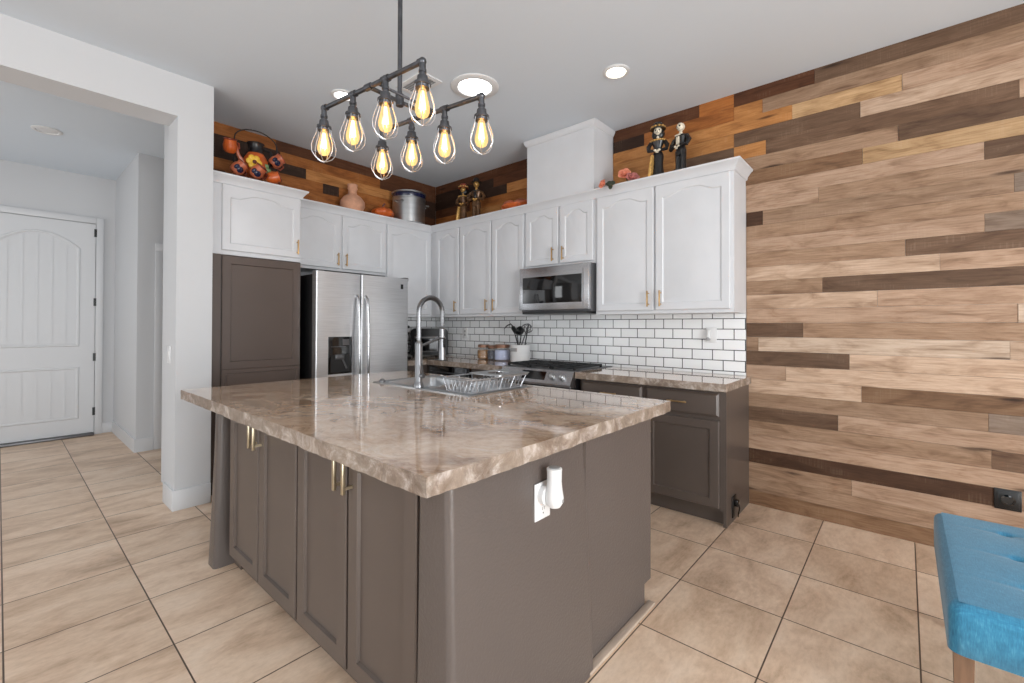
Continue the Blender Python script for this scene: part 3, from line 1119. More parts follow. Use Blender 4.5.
# resample for smoothness
L_ = 0
cum = [0]
for a, b in zip(dense, dense[1:]):
    L_ += (b - a).length
    cum.append(L_)
nt_ = int(L_ / .0085)
idx = 0
for k in range(nt_ * 9):
    s = k / 9 * .0085
    while idx < len(cum) - 2 and cum[idx + 1] < s:
        idx += 1
    f_ = (s - cum[idx]) / max(1e-6, cum[idx + 1] - cum[idx])
    p = dense[idx].lerp(dense[idx + 1], f_)
    tdir = (dense[min(idx + 2, len(dense) - 1)] - dense[max(idx - 1, 0)]).normalized()
    u = Vector((1, 0, 0))
    v = tdir.cross(u)
    q = 2 * PI * k / 9
    fine.append(p + (u * math.cos(q) + v * math.sin(q)) * .013)
g.tube(fine, .0028, 5)
g.build('spring_hose', 'chrome', t)
sy = fy + 2 * R_
g = G(); g.lathe([(.011, 1.255), (.016, 1.25), (.017, 1.15), (.02, 1.12), (.021, 1.065), (.017, 1.06)], (fx, sy, 0), 18); sh = g.build('spray_head', 'chrome', t)
g = G(); g.box((fx + .015, sy - .008, 1.14), (fx + .024, sy + .008, 1.19), .003); g.build('spray_button', 'black', sh)
g = G(); g.tube([(fx, fy, 1.150), (fx, fy + .02, 1.155), (fx, sy - .02, 1.195)], .008, 8); g.tube(arc((fx, sy, 1.195), .021, 0, 2 * PI, 18, (1, 0, 0), (0, 1, 0))[:-1], .005, 6, closed=True); g.build('support_arm', 'chrome', t)
g = G(); g.tube([(fx + .02, fy, .985), (fx + .045, fy, .985)], .013, 12); g.tube([(fx + .04, fy, .985), (fx + .055, fy - .02, 1.05)], .005, 8); g.build('lever', 'chrome', t)

g = G(); g.lathe([(.022, .9175), (.022, .923), (.015, .928), (.012, .935), (.0, .936)], (1.925, -1.99, 0), 18, caps=False)
tag(g.build('sink_hole_cover', 'chrome'), 'small round chrome cap on the sink rim left of the faucet', 'sink cap')

# dish rack
t = thing('dish_rack', 'stainless wire dish rack standing over the right sink bowl', 'dish rack', (2.58, -1.75, .918))
bx0, bx1, by0, by1 = 2.525, 2.73, -1.99, -1.57
tx0, tx1, ty0, ty1 = 2.495, 2.74, -2.0, -1.52
g = G()
g.tube(rr(bx0, bx1, by0, by1, .922, .03), .0035, 6, closed=True)
g.tube(rr(tx0, tx1, ty0, ty1, .99, .04), .004, 6, closed=True)
def lerp(a, b, k): return a + (b - a) * k
for k in range(7):
    s = k / 6
    g.tube([(lerp(bx0 + .02, bx1 - .02, s), by0, .922), (lerp(tx0 + .03, tx1 - .03, s), ty0, .99)], .0026, 6)
    g.tube([(lerp(bx0 + .02, bx1 - .02, s), by1, .922), (lerp(tx0 + .03, tx1 - .03, s), ty1, .99)], .0026, 6)
for k in range(5):
    s = k / 4
    for ax, bx in ((bx0, tx0), (bx1, tx1)):
        g.tube([(ax, lerp(by0 + .03, by1 - .03, s), .922), (bx, lerp(ty0 + .04, ty1 - .04, s), .99)], .0026, 6)
for k in range(13):
    y = by0 + .03 + k * (by1 - by0 - .06) / 12
    g.tube([(bx0, y, .922), (bx1, y, .922)], .0022, 5)
g.build('wire_basket', 'wire', t)
g = G()
for k in range(12):
    y = by0 + .04 + k * (by1 - by0 - .08) / 11
    for x in (2.578, 2.672):
        g.tube([(x - .03, y, .923), (x - .02, y + .012, .968), (x, y + .014, .975), (x + .02, y + .012, .968), (x + .03, y, .923)], .0022, 5)
g.build('plate_slots', 'wire', t)
g = G()
o_, i_ = rr(tx0 - .004, tx1 + .004, ty0 + .2, ty1 + .01, .9945, .04), rr(tx0 + .07, tx1 - .07, ty0 + .27, ty1 - .07, .9945, .04)
o2, i2 = [(x, y, .9985) for x, y, z in o_], [(x, y, .9985) for x, y, z in i_]
g.loops([i_, o_, o2, i2, i_])
bmesh.ops.remove_doubles(g.bm, verts=g.bm.verts[:], dist=1e-5)
g.build('rim_tray', 'sink', t)

# island outlet with a plug-in
t = thing('wall_outlet', 'white outlet plate on the end of the island', 'outlet', (3.5, -2.408, .64))
ox = 3.5015
g = G(); g.box((ox, -2.448, .642), (ox + .006, -2.368, .762), .002); g.build('cover_plate', 'plastic', t)
g = G(); g.box((ox + .0061, -2.42, .655), (ox + .0075, -2.396, .69), .0005); rc = g.build('receptacle', 'plastic', t)
g = G()
for y in (-2.413, -2.403): g.box((ox + .0075, y - .001, .672), (ox + .0079, y + .001, .682))
g.box((ox + .0075, -2.41, .66), (ox + .0079, -2.406, .665))
g.build('slots', 'black', rc)
t = thing('plug_in_night_light', 'white plug-in device in the island end outlet', 'plug-in device', (3.53, -2.40, .69))
dx, dy = 3.546, -2.398
g = G()
g.lathe([(.0, .688), (.02, .690), (.029, .705), (.030, .72), (.026, .745), (.0235, .77), (.024, .80), (.025, .812), (.02, .814)], (dx, dy, 0), 22)
g.lathe([(.03, 0), (.032, .01), (.03, .02)], (ox + .0066, -2.408, .722), 20, axis=Matrix.Rotation(PI / 2, 3, 'Y'))
g.box((ox + .02, -2.42, .71), (dx - .01, -2.396, .734), .004)
g.build('housing', 'plastic', t)
g = G(); g.lathe([(.0, .8142), (.018, .8142), (.018, .8155), (.0, .816)], (dx, dy, 0), 18, caps=False); g.build('top_cap', 'greyp', t)
g = G(); g.lathe([(.0, 0), (.006, 0), (.006, .002), (.0, .003)], (dx + .0275, dy + .006, .712), 12, axis=Matrix.Rotation(PI / 2, 3, 'Y'), caps=False); g.build('sensor', 'greyp', t)

# ================================================================== APPLIANCES
# refrigerator
t = thing('refrigerator', 'stainless side-by-side refrigerator with a black dispenser', 'refrigerator', (.4, -1.41, 0))
g = G(); g.box((.02, -1.858, .03), (.675, -.958, 1.70), .006); g.build('body', 'black', t)
g = G(); g.box((.05, -1.84, 0), (.6, -.98, .03)); g.build('base_grille', 'black', t)
fy0, fys, fy1 = -1.862, -1.456, -.953


def fdoor(y0, y1, hy):
    g = G()
    # rounded front corners
    pts = []
    r = .009
    for cx, cy, a in ((.746, y0 + r, -PI / 2), (.746, y1 - r, 0)):
        for i in range(6):
            q = a + PI / 2 * i / 5
            pts.append((cx + r * math.cos(q), cy + r * math.sin(q)))
    pts += [(.685, y1), (.685, y0)]
    g.loops([[(x, y, .06) for x, y in pts], [(x, y, 1.722) for x, y in pts]], True, True)
    d = g.build('door', 'steel', t, angle=40)
    g = G()
    z0, z1 = .62, 1.53
    path = [(.752, hy, z0), (.785, hy, z0 + .03)] + [(.785 + .022 * math.sin(PI * k / 14), hy, z0 + .03 + (z1 - z0 - .06) * k / 14) for k in range(15)] + [(.785, hy, z1 - .03), (.752, hy, z1)]
    g.tube(path, .013, 10)
    g.build('handle', 'steelh', d)
    return d


dl = fdoor(fy0, fys - .004, -1.497)
dr = fdoor(fys + .004, fy1, -1.41)
g = G(); g.box((.7545, -1.757, .855), (.7575, -1.543, 1.172), .001); dp = g.build('dispenser_panel', 'gloss', dl)
g = G()
g.box((.7576, -1.735, .87), (.7584, -1.565, 1.02)); g.mi = 1
g.box((.7585, -1.70, .98), (.775, -1.62, 1.02), .003); g.tube([(.762, -1.64, 1.0), (.775, -1.60, .90)], .008, 6)
g.box((.7576, -1.735, 1.085), (.7584, -1.60, 1.09)); g.box((.7576, -1.63, 1.10), (.7584, -1.57, 1.15))
g.build('dispenser_lever', ['black', 'steeld'], dl)
g = G(); g.box((.7555, -1.04, 1.62), (.7565, -1.012, 1.665)); g.build('badge', 'black', dr)
for y in (-1.84, -.99):
    g = G(); g.box((.64, y, 1.70), (.74, y + .05, 1.735), .004); g.build('hinge_cover', 'steeld', t)

# microwave
t = thing('microwave', 'stainless over-range microwave under the short cabinet', 'microwave', (2.09, -.2, 1.39))
g = G(); g.box((1.724, -.385, 1.395), (2.464, -.02, 1.793), .003); g.build('case', 'steeld', t)
g = G(); g.box((1.724, -.422, 1.41), (2.464, -.385, 1.79), .004); d = g.build('door', 'steelh', t)
g = G(); g.box((1.765, -.4245, 1.47), (2.395, -.4215, 1.705), .001); g.build('window', 'gloss', d)
g = G(); g.box((1.76, -.42, 1.375), (2.44, -.05, 1.395)); g.build('vent_grille', 'black', t, smooth=False)
g = G(); g.box((2.405, -.4235, 1.44), (2.412, -.4215, 1.75)); g.build('door_seam', 'steeld', t)

# range
t = thing('gas_range', 'stainless slide-in gas range with black grates', 'range', (2.08, -.33, 0))
g = G(); g.box((1.71, -.60, .03), (2.456, -.02, .90)); g.build('body', 'black', t, smooth=False)
g = G(); g.box((1.73, -.55, 0), (2.44, -.05, .03)); g.build('base', 'black', t, smooth=False)
g = G(); g.box((1.708, -.625, .90), (2.458, -.018, .918), .003); g.build('cooktop', 'steeld', t)
g = G()
prof = [(-.60, .79), (-.672, .79), (-.685, .81), (-.63, .912), (-.60, .917)]
g.loops([[(1.708, y, z) for y, z in prof], [(2.458, y, z) for y, z in prof]], True, True)
cp = g.build('control_panel', 'steelh', t)
pn = Vector((0, -.102, .055)).normalized()
pt = Vector((0, .055, .102)).normalized()
def onp(x, k): return Vector((x, -.685, .81)) + pt * k
rot = Matrix((Vector((1, 0, 0)), pt, pn)).transposed().to_4x4()
g = G(); c_ = onp(2.075, .062) + pn * .001; g.box(c_ - Vector((.125, .036, .0015)), c_ + Vector((.125, .036, .0015)), rot=None)
for v in g.bm.verts: v.co = c_ + (rot.to_3x3() @ (v.co - c_))
g.build('display', 'gloss', cp)
rk = rot.to_3x3()
for x in (1.78, 1.87, 2.275, 2.37):
    g = G(); g.lathe([(.026, 0), (.026, .008), (.021, .012), (.019, .03), (.016, .033)], onp(x, .055), 18, axis=rk)
    p = onp(x, .055) + pn * .033
    g.box(p - Vector((.003, .018, .004)), p + Vector((.003, .018, .004)))
    g.build('knob', 'steel', cp)
g = G(); g.box((1.712, -.66, .16), (2.454, -.60, .775), .006); od = g.build('oven_door', 'steelh', t)
g = G(); g.box((1.83, -.6625, .30), (2.336, -.659, .62)); g.build('oven_window', 'gloss', od)
g = G(); g.tube([(1.76, -.66, .72), (1.76, -.70, .72), (2.406, -.70, .72), (2.406, -.66, .72)], .012, 10); g.build('oven_handle', 'steel', od)
for k in range(3):
    x0 = 1.73 + k * .237
    x1 = x0 + .232
    g = G()
    for x in (x0 + .006, x1 - .006): g.box((x - .006, -.585, .93), (x + .006, -.16, .945), .002)
    for y in (-.58, -.165): g.box((x0, y - .006, .93), (x1, y + .006, .945), .002)
    for y in (-.47, -.37, -.27): g.box((x0, y - .005, .932), (x1, y + .005, .946), .002)
    g.box(((x0 + x1) / 2 - .005, -.58, .932), ((x0 + x1) / 2 + .005, -.165, .946), .002)
    for x in (x0 + .008, x1 - .008):
        for y in (-.575, -.17): g.box((x - .008, y - .008, .918), (x + .008, y + .008, .932))
    g.build('grate', 'iron', t)
for x in (1.85, 2.08, 2.32):
    for y in (-.45, -.2):
        g = G(); g.lathe([(.045, .918), (.045, .926), (.03, .928), (.03, .934), (.0, .935)], (x, y, 0), 18, caps=False); g.build('burner_cap', 'iron', t)

# toaster oven in the corner (turned to face the room)
tm = Matrix.Translation((.32, -.362, .9135)) @ Matrix.Rotation(math.radians(43), 4, 'Z')
t = thing('toaster_oven', 'black glass-front toaster oven in the counter corner', 'toaster oven', (.32, -.362, .9135))
g = G(tm)
pr = []
w2, hh = .20, .325
out = [(-w2, .02)] + [(-w2, hh - .06)] + [(-w2 + .05 * (1 - math.cos(q)), hh - .06 + .06 * math.sin(q)) for q in (.3, .7, 1.1, 1.4)] + [(w2 - .05 * (1 - math.cos(q)), hh - .06 + .06 * math.sin(q)) for q in (1.4, 1.1, .7, .3)] + [(w2, hh - .06), (w2, .02)]
g.loops([[(x, 0, z) for x, z in out], [(x, .2, z) for x, z in out]], True, True)
for x in (-.17, .17):
    for y in (.03, .17): g.box((x - .015, y - .015, 0), (x + .015, y + .015, .02))
g.build('case', 'black', t)
g = G(tm); g.box((-.165, -.014, .055), (.11, -.001, .235), .003); d = g.build('door', 'steeld', t)
g = G(tm); g.box((-.15, -.0155, .07), (.095, -.0135, .205)); g.build('door_glass', 'gloss', d)
g = G(tm); g.tube([(-.14, -.014, .222), (-.14, -.045, .222), (.085, -.045, .222), (.085, -.014, .222)], .006, 8); g.build('door_handle', 'steel', d)
for z in (.09, .15, .21):
    g = G(tm); g.lathe([(.016, 0), (.014, .018), (.0, .019)], (.155, -.0005, z), 14, axis=Matrix.Rotation(PI / 2, 3, 'X'), caps=False); g.build('knob', 'steel', t)

# coffee maker beside the refrigerator
t = thing('coffee_maker', 'black and silver coffee maker between refrigerator and toaster oven', 'coffee maker', (.33, -.78, .9135))
g = G(); g.box((.2, -.87, .9135), (.46, -.70, .94), .006); g.box((.2, -.87, .94), (.27, -.70, 1.25), .006); g.box((.2, -.87, 1.17), (.44, -.70, 1.27), .01); g.build('body', 'black', t)
g = G(); g.lathe([(.05, .94), (.058, .96), (.06, 1.03), (.045, 1.09), (.047, 1.10)], (.36, -.785, 0), 18); g.tube([(.41, -.74, 1.08), (.45, -.70, 1.07), (.45, -.70, .99), (.41, -.745, .97)], .007, 6); g.build('carafe', 'gloss', t)
g = G(); g.box((.44, -.865, 1.20), (.445, -.705, 1.24), .002); g.build('trim_band', 'steel', t)


# jars, crock, utensils
def jar(label, x, y, r, h, fill, band=None):
    t = thing('glass_jar', label, 'jar', (x, y, .9135), 'jars on the back counter')
    z = .9135
    g = G(); g.lathe([(r * .8, z), (r, z + .012), (r, z + h * .62), (r * .82, z + h * .76), (r * .8, z + h * .8)], (x, y, 0), 20); g.build('glass', 'glass', t)
    g = G(); g.lathe([(r * .75, z + .003), (r * .94, z + .014), (r * .94, z + h * .58), (r * .8, z + h * .66)], (x, y, 0), 20); g.build('contents', fill, t)
    g = G(); g.lathe([(r * .88, z + h * .8), (r * .9, z + h * .98), (r * .82, z + h)], (x, y, 0), 20); g.build('lid', 'cork', t)


jar('small jar of amber preserve, leftmost of the jars on the back counter', .995, -.15, .07, .155, 'amberjar')
jar('dark navy jar between the amber jar and the pale blue jar', 1.13, -.15, .058, .15, 'navy')
jar('wide pale blue jar beside the utensil crock', 1.285, -.17, .085, .165, 'bluejar')
t = thing('utensil_crock', 'white ceramic crock holding cooking utensils beside the range', 'crock', (1.525, -.17, .9135))
g = G(); z = .9135
g.lathe([(.09, z), (.098, z + .006), (.098, z + .16), (.102, z + .17), (.094, z + .17), (.09, z + .15), (.088, z + .02), (.0, z + .015)], (1.525, -.17, 0), 28, caps=False); g.build('pot', 'plastic', t)
g = G(); g.box((1.485, -.2705, z + .105), (1.565, -.267, z + .14), .001); g.build('raised_label', 'greyp', t)


def utensil(label, name, base, tip, kind, mat_='black'):
    b, tp = Vector(base), Vector(tip)
    t = thing(name, label, 'utensil', base, 'utensils in the crock')
    d = (tp - b).normalized()
    g = G(); g.tube([b, b.lerp(tp, .75)], .006, 8); g.build('handle', mat_, t)
    g = G()
    ax = d.to_track_quat('Z', 'Y').to_matrix()
    c = b.lerp(tp, .75)
    ln = (tp - c).length
    if kind == 'spoon':
        g.lathe([(.006, 0), (.02, ln * .3), (.032, ln * .65), (.022, ln * .92), (.004, ln)], c, 14, axis=ax, sy=.35)
    elif kind == 'ladle':
        q = c + d * ln
        g.tube([c, q], .005, 6)
        g.lathe([(.0, -.035), (.03, -.028), (.045, -.005), (.047, .012), (.042, .012), (.028, -.02), (.0, -.028)], q + Vector((.0, -.03, .0)), 18, axis=Matrix.Rotation(1.1, 3, 'X'), caps=False)
    elif kind == 'whisk':
        for k in range(5):
            a = PI * k / 5
            u = ax @ Vector((math.cos(a), math.sin(a), 0))
            g.tube([c + u * (.055 * math.sin(PI * s / 12) ** .8) + d * (ln * s / 12) for s in range(13)], .0026, 5)
            g.tube([c - u * (.055 * math.sin(PI * s / 12) ** .8) + d * (ln * s / 12) for s in range(13)], .0026, 5)
    elif kind == 'turner':
        g.box((-.035, -.003, 0), (.035, .003, ln), .002)
        for v in g.bm.verts: v.co = c + ax @ v.co
    elif kind == 'tongs':
        g.tube([c, c + d * ln * .5 + Vector((-.02, 0, .0)), c + d * ln + Vector((-.07, 0, .0)), c + d * ln + Vector((-.12, 0, -.02)), c + d * ln + Vector((-.15, 0, -.045))], .007, 6)
    g.build('head', mat_, t)


utensil('black serving spoon leaning left out of the white crock', 'serving_spoon', (1.54, -.17, .94), (1.41, -.15, 1.27), 'spoon')
utensil('grey bent tongs arching left out of the white crock', 'kitchen_tongs', (1.51, -.15, .94), (1.42, -.12, 1.29), 'tongs', 'steeld')
utensil('black ladle standing in the middle of the white crock', 'soup_ladle', (1.50, -.18, .94), (1.55, -.18, 1.22), 'ladle')
utensil('steel wire whisk leaning right in the white crock', 'wire_whisk', (1.48, -.17, .94), (1.625, -.16, 1.29), 'whisk', 'steeld')
utensil('black turner leaning right behind the ladle in the crock', 'spatula', (1.53, -.14, .94), (1.58, -.11, 1.28), 'turner')

# switches and outlets on walls
t = thing('light_switch', 'white switch plate on the backsplash with a small plug-in device', 'switch', (3.29, -.0135, 1.145))
g = G(); g.box((3.25, -.0205, 1.147), (3.33, -.0136, 1.262), .002); g.build('cover_plate', 'plastic', t)
g = G(); g.box((3.262, -.05, 1.175), (3.29, -.0206, 1.245), .008); g.build('device', 'plastic', t)
g = G(); g.lathe([(.013, 0), (.013, .025), (.0, .027)], (3.276, -.035, 1.175), 14, axis=Matrix.Rotation(PI / 2, 3, 'X'), caps=False); g.build('knob', 'greyp', t)
t = thing('wall_outlet', 'white outlet plate on the backsplash left of the jars', 'outlet', (.56, -.0135, 1.13))
g = G(); g.box((.52, -.0205, 1.125), (.60, -.0136, 1.245), .002); g.build('cover_plate', 'plastic', t)
g = G()
for z in (1.165, 1.205): g.box((.548, -.0215, z - .012), (.572, -.0205, z + .012))
g.build('receptacle', 'greyp', t, smooth=False)
t = thing('wall_outlet', 'black square outlet low on the wood plank wall', 'outlet', (4.81, -.014, .29))
g = G(); g.box((4.757, -.022, .292), (4.858, -.0135, .402), .003); g.box((4.767, -.026, .302), (4.848, -.022, .392), .002); g.build('cover_plate', 'black', t)
g = G(); g.lathe([(.0, 0), (.028, 0), (.028, .006), (.02, .007), (.02, .003), (.0, .003)], (4.807, -.026, .347), 20, axis=Matrix.Rotation(PI / 2, 3, 'X'), caps=False); g.build('receptacle', 'gloss', t)
t = thing('light_switch', 'white switch plate on the hall side of the wall end', 'switch', (.49, -2.781, 1.0))
g = G(); g.box((.44, -2.787, 1.0), (.52, -2.7805, 1.12), .002); g.build('cover_plate', 'plastic', t)
g = G(); g.box((.465, -2.792, 1.035), (.495, -2.787, 1.085), .002); g.build('toggle', 'plastic', t)
t = thing('cabinet_outlet', 'small black outlet with a plug low on the base cabinet end panel', 'outlet', (3.552, -.40, .02))
g = G(); g.box((3.5492, -.445, .03), (3.556, -.36, .165), .002); g.build('cover_plate', 'black', t)
g = G(); g.box((3.556, -.42, .10), (3.58, -.385, .14), .004); g.tube([(3.578, -.40, .115), (3.585, -.40, .09), (3.575, -.39, .05), (3.568, -.37, .02)], .004, 6); g.build('plug', 'gloss', t)

# ================================================================== CHANDELIER
t = thing('pipe_chandelier', 'black pipe chandelier with eight caged amber bulbs over the island', 'chandelier', (2.77, -2.46, H))
AL, AR = Vector((2.379, -2.597, 2.273)), Vector((3.006, -2.516, 2.285))
BL, BR = Vector((2.414, -2.312, 2.255)), Vector((3.043, -2.233, 2.248))
mA, mB = AL.lerp(AR, .5), BL.lerp(BR, .5)
ctr = (mA + mB) / 2
g = G()
g.tube([ctr + Vector((0, 0, .005)), Vector((ctr.x, ctr.y, H - .03))], .0105, 12)
g.lathe([(.017, -.02), (.019, .0), (.019, .03), (.012, .034)], ctr, 14)
g.build('stem', 'pipe', t)
g = G(); g.lathe([(.012, H - .05), (.055, H - .03), (.065, H - .022), (.065, H - .0005)], (ctr.x, ctr.y, 0), 24); g.build('ceiling_canopy', 'pipe', t)
for P0, P1 in ((AL, AR), (BL, BR)):
    g = G()
    g.tube([P0, P1], .0105, 12)
    dr_ = (P1 - P0).normalized()
    for k in (0.0, .3333, .6667, 1.0):
        p = P0.lerp(P1, k)
        s0, s1 = (p - dr_ * .02, p + dr_ * .02)
        if k == 0: s0 = p - dr_ * .004
        if k == 1: s1 = p + dr_ * .004
        g.tube([s0, s1], .0145, 12)
        g.ball(p, .0155, 12, 8)
    g.tube([P0.lerp(P1, .5) - dr_ * .018, P0.lerp(P1, .5) + dr_ * .018], .0145, 12)
    g.build('pipe_arm', 'pipe', t)
g = G()
g.tube([mA, mB], .009, 10)
e = (AR - AL).normalized()
g.tube([mA + e * .05, mB + e * .05], .006, 8)
g.build('cross_pipe', 'pipe', t)
for P0, P1 in ((AL, AR), (BL, BR)):
    for k in (0.0, .3333, .6667, 1.0):
        p = P0.lerp(P1, k)
        x, y, z = p
        z -= .012
        g = G()
        g.lathe([(.0125, z + .012), (.0125, z), (.0125, z - .02), (.0155, z - .021), (.0155, z - .032), (.0125, z - .033), (.013, z - .042), (.020, z - .046), (.0225, z - .066), (.0225, z - .07), (.032, z - .072), (.033, z - .082), (.0275, z - .084), (.0265, z - .094), (.016, z - .096)], (x, y, 0), 18)
        sk = g.build('socket', 'pipe', t)
        g = G()
        zt = z - .088
        bp_ = [(.012, zt), (.0145, zt - .012), (.0175, zt - .03), (.0235, zt - .055), (.0285, zt - .078), (.028, zt - .095), (.021, zt - .111), (.009, zt - .118), (.001, zt - .119)]
        g.lathe(bp_, (x, y, 0), 18)
        g.build('bulb', 'bulb', sk)
        g = G()
        for q in range(6):
            a = PI / 3 * q
            u = Vector((math.cos(a), math.sin(a), 0))
            g.tube([Vector((x, y, zt - .015)) + u * .004, Vector((x, y, zt - .05)) + u * .009, Vector((x, y, zt - .085)) + u * .0125], .0016, 5)
        g.lathe([(.002, zt - .088), (.008, zt - .08), (.0065, zt - .055), (.002, zt - .04)], (x, y, 0), 8)
        g.build('filament', 'filament', sk)
        g = G()
        for q in range(6):
            a = PI / 3 * q + .3
            u = Vector((math.cos(a), math.sin(a), 0))
            rr_ = [(.029, .0), (.034, -.03), (.046, -.06), (.0545, -.09), (.052, -.118), (.036, -.142), (.014, -.155), (.003, -.157)]
            g.tube([Vector((x, y, zt + .01 + zz)) + u * r for r, zz in rr_], .0020, 5)
        g.ball((x, y, zt - .148), .0055, 10, 6)
        g.build('cage', 'wire', sk)


# ------------------------------------------------------------------ ceiling fixtures
def ceil_light(name, label, x, y, ro, ri, lens, bowl=0.0):
    t = thing(name, label, 'ceiling light', (x, y, H))
    g = G(); g.lathe([(ro, H - .0004), (ro, H - .006), (ro - .01, H - .012), (ri + .006, H - .012), (ri, H - .006), (ri, H - .0004)], (x, y, 0), 40, caps=False); g.build('trim_ring', 'plastic', t)
    g = G(); g.lathe([(.0, H - .008 - bowl), (ri * .5, H - .008 - bowl * .75), (ri * .9, H - .007 - bowl * .15), (ri - .001, H - .005)], (x, y, 0), 40, caps=False); g.build('lens', lens, t)


ceil_light('round_ceiling_light', 'large round lit ceiling light behind the chandelier', 2.075, -1.338, .172, .118, 'lens', .01)
ceil_light('recessed_light', 'small round lit recessed light above the right cabinets', 2.935, -.848, .088, .062, 'warmlens')
ceil_light('recessed_light', 'small lit recessed light hidden behind the chandelier arm', 1.244, -1.90, .085, .06, 'lens')
ceil_light('recessed_light', 'unlit recessed ceiling light in the hall', -1.31, -3.31, .10, .07, 'off')
t = thing('ceiling_vent', 'pale ceiling air vent behind the chandelier bulbs', 'vent', (1.80, -1.62, H))
vm = Matrix.Translation((1.80, -1.625, H))
g = G(vm); o_ = [(-.15, -.09), (.15, -.09), (.15, .09), (-.15, .09)]; i_ = [(-.12, -.06), (.12, -.06), (.12, .06), (-.12, .06)]
g.loops([[(x, y, -.0005) for x, y in o_], [(x, y, -.008) for x, y in o_], [(x, y, -.010) for x, y in i_], [(x, y, -.001) for x, y in i_]]); g.build('frame', 'plastic', t, smooth=False)
for k in range(6):
    g = G(vm); g.box((-.12, -.052 + k * .02, -.008), (.12, -.040 + k * .02, -.006)); g.build('slat', 'greyp', t, smooth=False)

# ================================================================== BENCH
t = thing('upholstered_bench', 'teal blue button-tufted bench with wooden legs', 'bench', (4.69, -1.34, 0))
bx0, bx1, by0, by1, bz0, bz1 = 4.487, 4.93, -1.775, -.90, .335, .482
g = G()
nx, ny = 44, 88
btn = [(4.685, -1.04), (4.685, -1.285), (4.685, -1.53)]
rings = []
def sup(x0, x1, y0, y1, z, r):
    return rr(x0, x1, y0, y1, z, r, 6)
# sides
prof = [(bz0, .006), (bz0 + .004, .0), (bz1 - .03, .0), (bz1 - .018, .004), (bz1 - .008, .012), (bz1 - .002, .024)]
g.loops([sup(bx0 + e, bx1 - e, by0 + e, by1 - e, z, .03) for z, e in prof], True, False)
# top surface with tufts
gv = {}
e = .024
for i in range(nx + 1):
    for j in range(ny + 1):
        x, y = lerp(bx0 + e, bx1 - e, i / nx), lerp(by0 + e, by1 - e, j / ny)
        z = bz1 - .002 + .006 * math.sin(PI * i / nx) ** .5 * math.sin(PI * j / ny) ** .5
        for qx, qy in btn:
            dd = math.hypot(x - qx, y - qy)
            z -= .018 * math.exp(-(dd / .014) ** 2) + .006 * math.exp(-(dd / .07) ** 2)
        # soft creases running from each button to the long sides
        for qx, qy in btn:
            z -= .0035 * math.exp(-((y - qy - .12 * (x - qx)) / .012) ** 2) * math.exp(-((x - qx) / .10) ** 2)
        # round the plan corners like the side walls
        cxn, cyn = min(max(x, bx0 + e + .012), bx1 - e - .012), min(max(y, by0 + e + .012), by1 - e - .012)
        gv[i, j] = g.bm.verts.new((x, y, z))
for i in range(nx):
    for j in range(ny):
        g.bm.faces.new((gv[i, j], gv[i + 1, j], gv[i + 1, j + 1], gv[i, j + 1]))
g.build('seat_cushion', 'fabric', t, angle=60)
for qx, qy in btn:
    g = G(); g.ball((qx, qy, bz1 - .018), (.011, .011, .005), 12, 6); g.build('button', 'fabric', t)
for x, y in ((bx0 + .034, by0 + .045), (bx1 - .034, by0 + .045), (bx0 + .095, by1 - .05), (bx1 - .095, by1 - .05)):
    if True:
        g = G()
        g.loops([[(x + sx * w_, y + sy_ * w_, z) for sx, sy_ in ((-1, -1), (1, -1), (1, 1), (-1, 1))] for z, w_ in ((0, .016), (bz0 + .002, .022))], True, True)
        g.build('leg', 'woodleg', t, smooth=False)


# ================================================================== DECOR ON THE CABINET TOPS
ZT = 2.4005


